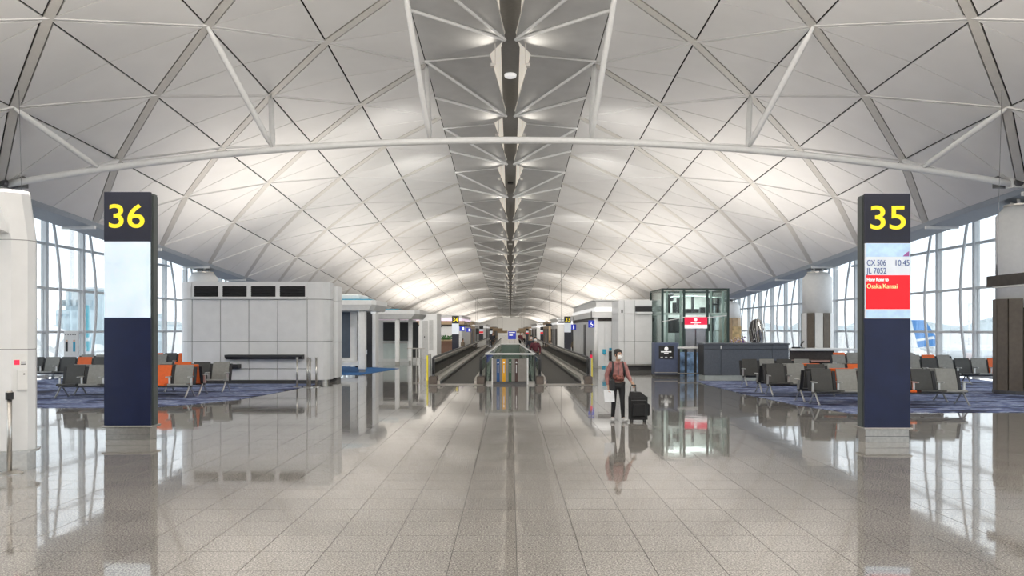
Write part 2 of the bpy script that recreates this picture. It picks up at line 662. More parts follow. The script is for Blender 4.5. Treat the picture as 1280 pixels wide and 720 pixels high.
for n in range(-13, 37):
    yp = 26.3 + PER * n
    ym0 = yp - 3.85
    ym1 = yp + PER - 3.85
    yq0, yq1 = yp - 1.95, yp + PER - 1.95
    for side in (-1, 1):
        def v(x, y, dz):
            return Vector((side * x, y, ze(y) + dz))
        M0, P, M1 = v(2.79, ym0, -.02), v(2.79, yp, -.02), v(2.79, ym1, -.02)
        Q0, Q1 = v(0.16, yq0, -.12), v(0.16, yq1, -.12)
        R = v(0.68, yp + 0.1, .22)
        up = Vector((0, 0, 0.03))
        near = -2 <= n <= 16
        for tri in ((M0, Q0, P), (P, Q0, R), (P, R, Q1), (P, Q1, M1)):
            a, b, c = tri
            if (b - a).cross(c - a).z > 0:
                b, c = c, b
            vs = [a, b, c, a + up, b + up, c + up]
            fs = [(0, 1, 2), (5, 4, 3), (0, 3, 4, 1), (1, 4, 5, 2), (2, 5, 3, 0)]
            if near:
                part('reflector_panel', MB().add(vs, fs), M['spine'], spine)
            else:
                srest.add(vs, fs)
        dn = Vector((0, 0, -0.03))
        for a, b, r in ((M0, Q0, .055), (P, Q1, .05), (P, R, .035)):
            t = MB().tube([a + dn, b + dn], r, 6)
            if near:
                part('reflector_rib', t, M['tube'], spine)
            else:
                brest.add(t.v, t.f)
        # glowing sides of the channel, following the flare between two folds
        q0, q1, r = Q0 + Vector((0, 0, .2)), Q1 + Vector((0, 0, .2)), R + Vector((0, 0, .02))
        top = 0.42
        ch_l.add([q0, r, q1, v(0.30, yq0, top), v(0.30, yp, top), v(0.30, yq1, top)], [(0, 1, 4, 3), (1, 2, 5, 4)])
        if near and n >= 0:
            box = MB().box(side * .55 - .06, side * .55 + .06, yq0 + .27, yq0 + .43, ze(yq0 + .35) - .84, ze(yq0 + .35) - .74).box(side * .47 - .012, side * .47 + .012, yq0 + .40, yq0 + .43, ze(yq0 + .35) - .74, ze(yq0 + .35) - .02)
            part('spotlight', box, M['rib'], spine)
    ch_d.add([(-.33, yq0, ze(yq0) + .42), (.33, yq0, ze(yq0) + .42), (.33, yq1, ze(yq1) + .42), (-.33, yq1, ze(yq1) + .42)], [(0, 1, 2, 3)])
part('reflector_panels', srest, M['spine'], spine, kind='stuff')
part('reflector_ribs', brest, M['tube'], spine, kind='stuff')
part('channel_soffit', ch_d, M['channel'], spine)
part('light_cove', ch_l, M['cove'], spine)
for n in range(-1, 14):
    yp = 26.3 + PER * n
    for side in (-1, 1):
        spot('spotlight_lamp', (side * .55, yp - 1.6, ze(yp - 1.6) - .62), (side * 1.35, yp - 2.0, ze(yp - 2.0)), 42, (1, .94, .84), 130, .05)
dl = MB().lathe([(.20, ze(28.7) + .32), (.22, ze(28.7) + .37), (.22, ze(28.7) + .42)], 0, 28.7, 14)
solo('downlight', dl, M['whiteglow'], 'white round downlight under the channel of the roof spine', 'light')
for yy in (45.0, 66.0):
    dl = MB().box(-.16, .16, yy - .15, yy + .15, ze(yy) + .32, ze(yy) + .42)
    solo('smoke_detector', dl, M['black'] if yy < 50 else M['white'],
         'small black box under the roof spine beyond the white truss' if yy < 50 else 'small pale box under the roof spine, further along', 'detector')

# ------------------------------------------------------------------ the white arched truss
tr = thing('arch_truss', 'white tubular arched truss spanning the hall under the vault', 'truss', (0, 23.9, 6.3))


def tz(x):
    return 7.66 - 1.31 * (x / 15.0) ** 2


part('chord', MB().tube([(x, 23.9, tz(x)) for x in [i * 0.75 - 15.0 for i in range(41)]], 0.105, 12), M['tube'], tr, True)
for sd in (-1, 1):
    for xt, k in ((7.1, 0), (12.3, -2), (2.41, 2)):
        for j in (-2, 0):
            nd = node(k, j, sd)
            a = Vector((sd * xt, 23.9, tz(xt) + .05))
            part('strut', MB().tube([a, a.lerp(nd, .12), a.lerp(nd, .88), nd], [.05, .085, .085, .045], 8), M['tube'], tr, True)
    part('end_lug', MB().box(sd * 15.45 - .55, sd * 15.45 + .35, 23.72, 24.08, 6.22, 6.5), M['tube'], tr)
    part('pin', MB().tube([(sd * 15.05, 23.62, 6.36), (sd * 15.05, 24.18, 6.36)], .12, 12), M['darksteel'], tr)
    part('bracket', MB().box(sd * 15.1 - .4, sd * 15.1 + .4, 24.1, 24.4, 6.3, 6.72), M['darksteel'], tr)

# ------------------------------------------------------------------ floor
floor = struct('floor', MB().box(-24, 24, -74, 300, -.3, -.004), M['grout'], 'polished beige grey granite floor')
TW, TD, J = 0.576, 0.564, 0.0032
x0 = 0.0544
tiles = []
for iy in range(-2, 70):
    for ix in range(-40, 40):
        xa, ya = x0 + ix * TW, 6.644 + iy * TD
        tiles.append((xa, ya))
ranked = sorted(range(len(tiles)), key=lambda i: -screen_area([(tiles[i][0], tiles[i][1], 0), (tiles[i][0] + TW, tiles[i][1], 0),
                                                                 (tiles[i][0] + TW, tiles[i][1] + TD, 0), (tiles[i][0], tiles[i][1] + TD, 0)]))
single = set(ranked[:300])
tile_me = MB().box(J, TW - J, J, TD - J, -.004, 0).mesh('floor_tile', GRANITE, (TW / 2, TD / 2, 0))
far = MB()
for i, (xa, ya) in enumerate(tiles):
    if i in single:
        o = place('floor_tile', tile_me, floor, (xa + TW / 2, ya + TD / 2, 0))
        o.rotation_euler = (random.gauss(0, .0007), random.gauss(0, .0007), 0)
    else:
        n = len(far.v)
        tx, ty = random.gauss(0, .0006) * TW / 2, random.gauss(0, .0006) * TD / 2
        far.v += [(xa + J, ya + J, -tx - ty), (xa + TW - J, ya + J, tx - ty), (xa + TW - J, ya + TD - J, tx + ty), (xa + J, ya + TD - J, -tx + ty)]
        far.f.append((n, n + 1, n + 2, n + 3))
yl = 6.644 + 70 * TD
far.add([(-24, yl, 0), (24, yl, 0), (24, 300, 0), (-24, 300, 0)], [(0, 1, 2, 3)])
far.add([(-24, -74, 0), (24, -74, 0), (24, 6.644 - 2 * TD, 0), (-24, 6.644 - 2 * TD, 0)], [(0, 1, 2, 3)])
part('floor_tiles', far, GRANITE, floor, kind='stuff')


def carpet(pts, label):
    mb = MB().prism(pts, 0.002, 0.012)
    o = struct('floor', mb, CARPET, label)
    return o


c1 = solo('carpet', MB().prism([(-18.6, 20.3), (-9.3, 20.5), (-8.5, 21.4), (-7.75, 22.8), (-7.25, 26.6), (-7.1, 29.4), (-12.3, 29.4), (-12.6, 60), (-18.6, 60)], 0.002, 0.012), CARPET,
          'blue streaked carpet under the seats on the left', 'carpet')
c2 = solo('carpet', MB().prism([(8.2, 18.9), (9.2, 19.3), (18.6, 19.3), (18.6, 62), (11.6, 62), (11.2, 31.0), (7.2, 31.0), (7.1, 29.0), (7.25, 24.5), (7.6, 21)], 0.002, 0.012), CARPET,
          'blue streaked carpet under the seats on the right', 'carpet')

# ------------------------------------------------------------------ glazed side walls
XW = 18.8
LEVELS = [0.12, 1.9, 3.68, 5.48]


def ztop(y):
    return zroof(15.3, y) + 0.75


for sd, wname in ((-1, 'window_1'), (1, 'window_2')):
    w = struct(wname, None, None, 'glazed curtain wall with curved mullions on the %s' % ('left' if sd < 0 else 'right'))
    pst, mst, bst = MB(), MB(), MB()
    y0 = 32.3
    for n in range(-37, 93):
        y = y0 + 2.79 * n
        zt = ztop(y)
        vis = y > 19 and y < 92
        mu = MB().box(sd * XW - .11, sd * XW + .11, y - .09, y + .09, 0, zt)
        bow = MB().tube([(sd * (XW - .25 - .32 * math.sin(math.pi * t / 10)), y + .12, zt * t / 10) for t in range(11)], .055, 6)
        if vis:
            part('mullion', mu, M['frame'], w)
            part('bow_tube', bow, M['frame'], w, True)
        else:
            mst.add(mu.v, mu.f)
            bst.add(bow.v, bow.f)
        lv = [z for z in LEVELS if z < min(zt, ztop(y + 2.79)) - .3] + [None]
        for a, b in zip(lv, lv[1:]):
            ya, yb = y + .09, y + 2.79 - .09
            za = a + .04
            t0, t1 = (b - .04, b - .04) if b else (ztop(ya), ztop(yb))
            xx = sd * XW
            pn = MB().add([(xx - .012, ya, za), (xx - .012, yb, za), (xx - .012, yb, t1), (xx - .012, ya, t0),
                           (xx + .012, ya, za), (xx + .012, yb, za), (xx + .012, yb, t1), (xx + .012, ya, t0)],
                          [(0, 3, 2, 1), (4, 5, 6, 7), (0, 1, 5, 4), (1, 2, 6, 5), (2, 3, 7, 6), (3, 0, 4, 7)])
            if vis:
                part('pane', pn, GLASS, w)
            else:
                pst.add(pn.v, pn.f)
    part('panes', pst, GLASS, w, kind='stuff')
    part('mullions', mst, M['frame'], w, kind='stuff')
    part('bow_tubes', bst, M['frame'], w, kind='stuff')
    for z in LEVELS:
        ye = 290 if z < 2 else (100 if z < 4 else 44)
        part('transom', MB().box(sd * XW - .07, sd * XW + .07, -12, ye, z - .05, z + .05), M['frame'], w)
    # roof edge: fascia, soffit lip and outrigger arms
    fs = MB()
    pr = [(15.3, .0), (15.42, -.12), (16.5, -.16), (16.6, .05), (16.3, .3), (18.9, .85), (18.9, 1.0), (15.3, .5)]
    ys2 = [-72 + 4 * i for i in range(91)]
    for y in ys2:
        e = zroof(15.3, y)
        for px_, dz in pr:
            fs.v.append((sd * px_, y, e + dz))
    m_ = len(pr)
    for i in range(len(ys2) - 1):
        for k in range(m_):
            q = (i * m_ + k, i * m_ + (k + 1) % m_, (i + 1) * m_ + (k + 1) % m_, (i + 1) * m_ + k)
            fs.f.append(q if sd < 0 else q[::-1])
    part('roof_edge', fs, M['soffit'], w)
    for j in range(-5, 14, 2):
        nd = node(-3, j, sd)
        part('outrigger', MB().box(min(nd.x, nd.x + sd * 1.2), max(nd.x, nd.x + sd * 1.2), nd.y - .06, nd.y + .06, nd.z - .22, nd.z - .1), M['tube'], w)

struct('wall_back', MB().box(-19, 19, -74, -73.7, 0, 12), M['white'], 'plain white wall behind the viewer')
struct('wall_far', MB().box(-19, 19, 290, 290.5, 0, 7.5), M['white'], 'far end wall of the hall')
# ------------------------------------------------------------------ structural columns along the glass
for sd in (-1, 1):
    for i, yc in enumerate((25.0, 41.7, 58.4)):
        xc = sd * 16.0
        where = 'right' if sd > 0 else 'left'
        lab = {0: 'nearest thick column on the %s, white above pleated brown cladding',
               1: 'thick white column on the %s, second from the viewer, cone top under the roof edge',
               2: 'third thick white column on the %s, partly hidden'}.get(i, None)
        lab = lab % where
        e = zroof(15.3, yc)
        c = thing('column', lab, 'column', (xc, yc, 0), 0, 'columns along the %s windows' % where)
        part('shaft', MB().lathe([(.73, 2.7), (.73, e - .62), (.5, e - .33)], xc, yc, 24), M['white'], c, True)
        part('head_plate', MB().lathe([(.52, e - .33), (.52, e - .28)], xc, yc, 16), M['steel'], c)
        for a in range(4):
            dx, dy = .3 * math.cos(a * 1.57 + .6), .3 * math.sin(a * 1.57 + .6)
            part('head_strut', MB().tube([(xc + dx * .8, yc + dy, e - .28), (xc + dx * 1.1, yc + dy * 1.2, e - .05)], .05, 6), M['tube'], c)
        zc = 2.95 if i == 0 else 2.85
        for a in range(12):
            a0, a1 = 2 * math.pi * a / 12 + .02, 2 * math.pi * (a + 1) / 12 - .02
            r0, r1 = .74, .80
            pts = [(xc + r0 * math.cos(a0), yc + r0 * math.sin(a0)), (xc + r1 * math.cos(a0), yc + r1 * math.sin(a0)),
                   (xc + r1 * math.cos(a1), yc + r1 * math.sin(a1)), (xc + r0 * math.cos(a1), yc + r0 * math.sin(a1))]
            m = M['brown'] if (i == 0 or a % 2) else M['white']
            if i == 2:
                m = M['wood']
            part('cladding_panel', MB().prism(pts, .12, zc), m, c)
        part('plinth', MB().lathe([(.82, .0125), (.82, .12)], xc, yc, 20), M['darksteel'], c)

# ------------------------------------------------------------------ gate pillars
def pillar(num, xl, xr, Y, ztp, zs0, zs1, sd, label):
    w = xr - xl
    t = thing('gate_pillar', label, 'sign pillar', ((xl + xr) / 2, Y + .15, 0), 0)
    part('front_panel', MB().box(xl, xr, Y, Y + .05, .26, zs0), M['navy'], t)
    part('number_panel', MB().box(xl, xr, Y, Y + .05, zs1, ztp), M['navytop'], t)
    so = xr if sd > 0 else xl
    part('body', MB().box(xl + .01, xr - .01, Y + .051, Y + .30, .26, ztp - .01), M['pillarside'], t)
    part('side_strip', MB().box(so - .03 if sd > 0 else so - .015, so + .015 if sd > 0 else so + .03, Y + .09, Y + .27, .26, ztp - .05), M['pillarside'], t)
    part('base_ledge', MB().bbox(xl - .03, xr + .05 * (1 if sd > 0 else .4), Y - .05, Y + .34, .225, .26, .01), M['steel'], t)
    part('base', MB().box(xl + .02, xr - .02, Y + .015, Y + .30, 0, .225), M['steel'], t)
    part('base_joint', MB().box(xl + .01, xr - .01, Y + .005, Y + .02, .1, .108), M['darksteel'], t)
    return t


def digits(t, num, x, Y, zc, h, w):
    mb = text_mb(num, 0, 0, 0, h, 'CENTER', 0.006)
    xs_ = [v[0] for v in mb.v]
    zs_ = [v[2] for v in mb.v]
    cx, cz = (min(xs_) + max(xs_)) / 2, (min(zs_) + max(zs_)) / 2
    sx, sz = w / (max(xs_) - min(xs_)), h / (max(zs_) - min(zs_))
    mb.v = [((v[0] - cx) * sx + x, v[1] + Y - .004, (v[2] - cz) * sz + zc) for v in mb.v]
    part('number', mb, M['yellow'], t, label='yellow gate number')


SCREENBLUE = mat('pale_blue_screen', (0.64, 0.75, 0.85), 0.3, emit=0.42, var=0.16, scale=2.0)
SCREENWHITE = mat('white_screen', (0.68, 0.73, 0.80), 0.3, emit=0.34, var=0.04)
SCREENRED = mat('red_screen', (0.75, 0.01, 0.02), 0.35, emit=0.5, var=0.02, ecol=(0.85, 0.01, 0.02))
SCREENSKY = mat('sky_screen', (0.42, 0.58, 0.74), 0.3, emit=0.5, var=0.2, scale=6)
GREYTEXT = mat('grey_lettering', (0.06, 0.12, 0.32), 0.6)
YELTEXT = mat('pale_yellow_lettering', (0.95, 0.75, 0.35), 0.5, emit=0.7)
WHTEXT = mat('white_lettering', (0.9, 0.9, 0.9), 0.5, emit=0.5)
PINKTEXT = mat('purple_emblem', (0.30, 0.10, 0.30), 0.5, emit=0.3)

Y = 14.5
p36 = pillar('36', X(130, Y), X(188, Y), Y, Z(240, Y), Z(397, Y), Z(302, Y), 1, 'tall navy gate pillar numbered 36 with a blank pale screen')
part('screen', MB().box(X(130.4, Y), X(187.4, Y), Y - .006, Y + .03, Z(397, Y), Z(302, Y)), SCREENBLUE, p36)
digits(p36, '36', X(158.5, Y), Y, Z(270, Y), Z(255, Y) - Z(285, Y), X(181, Y) - X(136.5, Y))
Y = 14.2
p35 = pillar('35', X(1081, Y), X(1138, Y), Y, Z(242, Y), Z(398, Y), Z(304, Y), -1, 'tall navy gate pillar numbered 35 with a red flight screen')
digits(p35, '35', X(1110, Y), Y, Z(272, Y), Z(257, Y) - Z(287, Y), X(1132, Y) - X(1088, Y))
sc_ = part('screen', MB().box(X(1081.6, Y), X(1137.4, Y), Y - .006, Y + .03, Z(398, Y), Z(304, Y)), SCREENWHITE, p35)
part('screen_sky', MB().box(X(1082, Y), X(1137, Y), Y - .009, Y - .0055, Z(321, Y), Z(304.5, Y)), SCREENSKY, sc_)
part('screen_red', MB().box(X(1082, Y), X(1137, Y), Y - .009, Y - .0055, Z(386.5, Y), Z(344, Y)), SCREENRED, sc_)
part('screen_footer', MB().box(X(1082, Y), X(1137, Y), Y - .009, Y - .0055, Z(397.5, Y), Z(388, Y)), SCREENSKY, sc_)
em = MB().add([(X(1128, Y), Y - .012, Z(320.5, Y)), (X(1136, Y), Y - .012, Z(320.5, Y)), (X(1136, Y), Y - .012, Z(314, Y)), (X(1132, Y), Y - .012, Z(316.5, Y))], [(0, 1, 2, 3)])
part('screen_emblem', em, PINKTEXT, sc_)
for txt, px, py0, py1, al, m_ in (('CX 506', 1083, 324.5, 332, 'LEFT', GREYTEXT), ('10:45', 1136.8, 324.5, 332, 'RIGHT', GREYTEXT), ('JL 7052', 1083, 334.5, 342, 'LEFT', GREYTEXT),
                             ('Hong Kong to', 1083, 347, 351.5, 'LEFT', WHTEXT), ('Osaka/Kansai', 1083, 354.5, 360.5, 'LEFT', YELTEXT)):
    mb = text_mb(txt, X(px, Y), Y - .012, Z(py1, Y), (py1 - py0) * Y / 1000, al, 0.0025 if 'o' in txt else 0)
    xs_ = [v[0] for v in mb.v]
    w_ = {'CX 506': 23.5, '10:45': 17, 'JL 7052': 25, 'Hong Kong to': 27, 'Osaka/Kansai': 38}[txt] * Y / 1000
    k_ = w_ / (max(xs_) - min(xs_))
    x_ = X(px, Y)
    mb.v = [(x_ + (v[0] - x_) * k_, v[1], v[2]) for v in mb.v]
    part('flight_text', mb, m_, sc_)


def far_pillar(num, px, Y, ztp, w, dark, screen, label):
    x = X(px, Y)
    t = thing('gate_pillar', label, 'sign pillar', (x, Y, 0))
    h = ztp
    part('front_panel', MB().box(x - w / 2, x + w / 2, Y, Y + .3, 0, h * .52), M['navytop'], t)
    part('screen', MB().box(x - w / 2, x + w / 2, Y, Y + .3, h * .52, h * .80), SCREENWHITE, t)
    part('number_panel', MB().box(x - w / 2, x + w / 2, Y, Y + .3, h * .80, h), M['black'], t)
    if screen:
        part('screen_red', MB().box(x - w / 2, x + w / 2, Y - .02, Y, h * .55, h * .66), SCREENRED, t)
    if num:
        digits(t, num, x, Y, h * .9, h * .12, w * .72)
    return t


far_pillar('34', 569.2, 66, Z(395, 66), .56, 0, 0, 'distant gate pillar numbered 34 with a white screen')
far_pillar('33', 709.6, 80, Z(395.5, 80), .66, 0, 0, 'distant gate pillar numbered 33 with a white screen')
far_pillar('', 601.6, 125, Z(407, 125), .62, 0, 1, 'small far gate pillar with a red screen, left of the walkways')
far_pillar('', 677.6, 125, Z(408.5, 125), .55, 0, 1, 'small far gate pillar with a red screen, right of the walkways')
far_pillar('', 613.8, 150, Z(412, 150) + .2, .55, 0, 0, 'tiniest far gate pillar left of the blue board')
far_pillar('', 659.0, 150, Z(412, 150) + .2, .5, 0, 1, 'tiniest far gate pillar right of the blue board')

# ------------------------------------------------------------------ left service pylon with a stanchion
py = thing('service_pylon', 'white panelled service pylon at the left edge with a steel foot', 'pylon', (-7.5, 11.6, 0))


def pylon_plan(g=0.0, top=0.0):
    return [(-8.6, 11.3 - g), (-7.05 - top, 11.3 - g), (-6.89 + g - top, 11.42), (-6.86 + g - top, 11.56), (-6.97 + g - top, 11.78 + g), (-7.3, 11.95 + g), (-8.6, 11.95 + g)]


for z0, z1 in ((.28, 1.715), (1.725, 3.27)):
    part('panel', MB().prism(pylon_plan(), z0, z1), M['cladding'], py)
lo, hi = pylon_plan(), pylon_plan(0, .10)
n_ = len(lo)
part('cap', MB().add([(x, y, 3.28) for x, y in lo] + [(x, y, 3.99) for x, y in hi],
                     [tuple(range(n_ - 1, -1, -1)), tuple(range(n_, 2 * n_))] + [(i, (i + 1) % n_, n_ + (i + 1) % n_, n_ + i) for i in range(n_)]), M['cladding'], py)
part('joint', MB().prism([(x * .999, y) for x, y in pylon_plan(-.01)], .3, 3.285), M['cladgap'], py)
part('foot_rail', MB().prism(pylon_plan(.035), .25, .28), M['steel'], py)
part('foot', MB().prism(pylon_plan(-.01), 0, .25), M['steel'], py)
part('nozzle_box', MB().add([(-8.0, 10.95, 3.42), (-7.08, 10.95, 3.42), (-7.08, 11.31, 3.36), (-8.0, 11.31, 3.36),
                             (-8.0, 11.0, 3.82), (-7.26, 11.0, 3.82), (-7.26, 11.31, 3.9), (-8.0, 11.31, 3.9)],
                            [(0, 3, 2, 1), (4, 5, 6, 7), (0, 1, 5, 4), (1, 2, 6, 5), (2, 3, 7, 6), (3, 0, 4, 7)]), M['cladding'], py)
part('air_nozzle', MB().tube([(-7.2, 10.92, 3.62), (-7.2, 11.0, 3.62)], .09, 12), M['black'], py)
fd = Vector((.16, .12, 0)).normalized()            # along the chamfer facing the viewer's right
nd_ = Vector((fd.y, -fd.x, 0))


def on_chamfer(s0, s1, z0, z1, th):
    b = Vector((-7.05, 11.3, 0))
    vs = []
    for z in (z0, z1):
        for s_, d in ((s0, 0.001), (s1, 0.001), (s1, th), (s0, th)):
            p = b + fd * s_ + nd_ * d
            vs.append((p.x, p.y, z))
    return MB().add(vs, [(0, 1, 2, 3), (7, 6, 5, 4), (0, 4, 5, 1), (1, 5, 6, 2), (2, 6, 7, 3), (3, 7, 4, 0)])


part('notice', on_chamfer(.02, .19, 1.45, 1.66, .004), M['white'], py, label='white notice with a red picture')
part('notice_picture', on_chamfer(.035, .10, 1.50, 1.57, .006), M['red'], py)
part('notice_text', on_chamfer(.115, .175, 1.53, 1.545, .006), M['darksteel'], py)
part('notice_text', on_chamfer(.115, .175, 1.50, 1.515, .006), M['darksteel'], py)
part('call_box', on_chamfer(.07, .19, 1.15, 1.42, .06), M['white'], py, label='white wall box')
part('call_box_button', on_chamfer(.14, .16, 1.36, 1.38, .065), M['black'], py)

st = thing('stanchion', 'steel belt stanchion with a black head in front of the white pylon', 'stanchion', (-6.95, 11.1, 0))
part('base', MB().lathe([(.17, 0), (.17, .015), (.06, .035)], -6.95, 11.1, 20), M['steel'], st)
part('post', MB().lathe([(.032, .03), (.032, 1.05)], -6.95, 11.1, 14), M['steel'], st, True)
part('belt_head', MB().lathe([(.05, 1.03), (.05, 1.13)], -6.95, 11.1, 14), M['black'], st)
part('cap', MB().lathe([(.045, 1.13), (.03, 1.15)], -6.95, 11.1, 14), M['steel'], st)

# ------------------------------------------------------------------ hanging signs seen edge on
for sd in (1, -1):
    lab = 'dark sign bar hanging edge-on near the right column' if sd > 0 else 'dark sign bar hanging edge-on behind the left pylon'
    hs = thing('hanging_sign', lab, 'sign', (sd * 12.1, 18.5, 3.06))
    part('bar', MB().box(sd * 12.1 - .08, sd * 12.1 + .08, 16.6, 20.2, 3.07, 3.34), M['darkbrown'], hs)
    part('underside', MB().box(sd * 12.1 - .06, sd * 12.1 + .06, 16.7, 20.0, 3.03, 3.07), M['white'], hs)
    for yw in (17.2, 19.9):
        part('wire', MB().tube([(sd * 12.1, yw, 3.34), (sd * (12.1 + (0.5 if yw > 19 else 0)), yw + .6, zroof(12.3, yw) + .1)], .007, 4), M['darksteel'], hs)
        part('turnbuckle', MB().lathe([(.015, 3.34), (.03, 3.4), (.012, 3.62)], sd * 12.1, yw, 8), M['darksteel'], hs)

# ------------------------------------------------------------------ left white cabin
def rounded(x0, x1, y0, y1, r, n=5):
    pts = []
    for cx, cy, a0 in ((x1 - r, y0 + r, -90), (x1 - r, y1 - r, 0), (x0 + r, y1 - r, 90), (x0 + r, y0 + r, 180)):
        for i in range(n + 1):
            a = math.radians(a0 + 90 * i / n)
            pts.append((cx + r * math.cos(a), cy + r * math.sin(a)))
    return pts


Y = 29.6
cab = thing('service_cabin', 'white panelled cabin with four dark louvres and a counter shelf', 'cabin', (-9.4, 30.2, 0))
xl, xr = X(222, Y), X(410.5, Y)
ztp = Z(352, Y)
part('core', MB().prism(rounded(xl + .04, xr - .04, Y + .04, Y + 1.26, .45), .12, ztp - .02), M['cladgap'], cab)
part('kick', MB().prism(rounded(xl + .12, xr - .12, Y + .12, Y + 1.2, .4), 0, .12), M['darksteel'], cab)
colx = [240, 275.5, 311, 347, 384]
rowz = [.12, Z(461, Y), Z(427, Y), Z(374, Y)]
for i in range(4):
    for a, b in zip(rowz, rowz[1:]):
        part('panel', MB().bbox(X(colx[i], Y) + .012, X(colx[i + 1], Y) - .012, Y, Y + .05, a + .012, b - .012, .006), M['cladding'], cab)
# end panels wrap round the rounded corners
full = rounded(xl, xr, Y, Y + 1.3, .5)
inner = rounded(xl + .05, xr - .05, Y + .05, Y + 1.25, .45)
for a, b in zip(rowz, rowz[1:] + [ztp]):
    pass
allz = [.12, rowz[2], rowz[3], ztp]
for a, b in zip(allz, allz[1:]):
    # right end: indices of the front-right and rear-right corner arcs
    out_r = [(X(384, Y) + .012, Y)] + full[0:12] + [(X(384, Y) + .012, Y + 1.3)]
    in_r = [(X(384, Y) + .012, Y + .05)] + inner[0:12] + [(X(384, Y) + .012, Y + 1.25)]
    out_l = [(X(240, Y) - .012, Y + 1.3)] + full[12:24] + [(X(240, Y) - .012, Y)]
    in_l = [(X(240, Y) - .012, Y + 1.25)] + inner[12:24] + [(X(240, Y) - .012, Y + .05)]
    for o_, i_ in ((out_r, in_r), (out_l, in_l)):
        part('corner_panel', MB().prism(o_ + i_[::-1], a + .012, b - .012), M['cladding'], cab, label='white wraparound corner panel')
# louvre band
zb, zt_ = Z(370.5, Y), Z(357.5, Y)
part('louvre_sill', MB().bbox(X(240, Y), X(384, Y), Y - .12, Y + .05, Z(374, Y), zb - .02, .01), M['cladding'], cab)
part('louvre_head', MB().box(X(240, Y), X(384, Y), Y, Y + .05, zt_, ztp), M['cladding'], cab)
for i in range(4):
    a, b = X(colx[i], Y) + .08, X(colx[i + 1], Y) - .08
    part('louvre_post', MB().box(X(colx[i], Y) - .08, X(colx[i], Y) + .08, Y, Y + .06, zb - .02, zt_), M['cladding'], cab)
    lv = part('louvre', MB().box(a, b, Y + .022, Y + .038, zb, zt_), M['black'], cab)
    for q in range(5):
        zz = zb + (zt_ - zb) * (q + .5) / 5
        part('slat', MB().add([(a, Y - .02, zz - .025), (b, Y - .02, zz - .025), (b, Y + .02, zz + .01), (a, Y + .02, zz + .01),
                               (a, Y - .02, zz - .015), (b, Y - .02, zz - .015), (b, Y + .02, zz + .02), (a, Y + .02, zz + .02)],
                              [(0, 3, 2, 1), (4, 5, 6, 7), (0, 1, 5, 4), (1, 2, 6, 5), (2, 3, 7, 6), (3, 0, 4, 7)]), M['black'], lv)
part('louvre_post', MB().box(X(384, Y) - .08, X(384, Y) + .012, Y, Y + .06, zb - .02, zt_), M['cladding'], cab)
part('roof_plate', MB().prism(rounded(xl + .1, xr - .1, Y + .1, Y + 1.2, .4), ztp - .02, ztp), M['cladding'], cab)
for sx0, sx1, sy0, sy1 in ((285.5, 380.5, 443.2, 447.6), (276, 301.5, 455, 459.2)):
    part('shelf', MB().xprism([(Y - .42, Z(sy0, Y)), (Y, Z(sy0, Y)), (Y, Z(sy1, Y) - .03), (Y - .30, Z(sy1, Y) - .03), (Y - .42, Z(sy1, Y) + .06)], X(sx0, Y), X(sx1, Y)), M['greydark'], cab)
part('corner_guard', MB().lathe([(.14, 0), (.14, .16)], xr - .22, Y + .3, 14), M['steel'], cab)

ann = thing('cabin_annex', 'narrow white panelled block against the right end of the louvred cabin', 'cabin', (-8, 31.4, 0))
for a, b in ((.14, 1.5), (1.512, 3.1), (3.112, 3.68)):
    part('panel', MB().prism(rounded(-9.5, X(422, 31), 31, 31.9, .12, 3), a, b), M['cladding'], ann)
part('kick', MB().box(-9.4, X(422, 31) - .05, 31.05, 31.8, 0, .14), M['darksteel'], ann)
part('wall_light', MB().bbox(X(410.6, 31) + .02, X(414, 31), 30.93, 31, Z(370, 31), Z(361, 31), .01), M['black'], ann)

for i, (px, lab) in enumerate(((371.5, 'slim steel post under the end of the dark shelf'), (384.5, 'left of two steel posts close together by the cabin corner'),
                               (387.5, 'right of two steel posts close together by the cabin corner'), (395.3, 'slim steel post nearest the walkway end of the cabin'))):
    yb = 27.6 + .2 * (i % 2)
    t = thing('barrier_post', lab, 'post', (X(px, yb), yb, 0), 0, 'steel barrier posts by the white cabin')
    part('post', MB().lathe([(.035, .02), (.035, 1.0)], X(px, yb), yb, 10), M['steel'], t, True)
    part('base', MB().lathe([(.15, 0), (.15, .02)], X(px, yb), yb, 14), M['steel'], t)
    part('cap', MB().lathe([(.045, 1.0), (.045, 1.04)], X(px, yb), yb, 10), M['steel'], t)
# ------------------------------------------------------------------ seating
def bench_meshes():
    d = {}
    d['seat'] = MB().xprism([(-.30, .385), (-.28, .36), (.14, .345), (.2, .38), (.14, .39), (-.26, .425)], -.27, .27)
    bk = [(.15, .40), (.19, .395), (.25, .60), (.345, .93), (.31, .945), (.22, .66)]
    d['backrest'] = MB().xprism(bk, -.262, .262)
    d['back_post'] = MB().xprism([(.18, .36), (.22, .36), (.35, .88), (.30, .89)], -.04, .04)
    d['armrest'] = MB().box(-.025, .025, -.02, .02, .36, .60).add(*(lambda m: (m.v, m.f))(MB().bbox(-.03, .03, -.24, .1, .60, .63, .01)))
    d['leg'] = MB().tube([(0, -.36, .03), (0, -.30, .06), (0, -.04, .33), (0, .04, .33), (0, .30, .06), (0, .36, .03)], [.03, .025, .025, .025, .025, .03], 6)
    return d


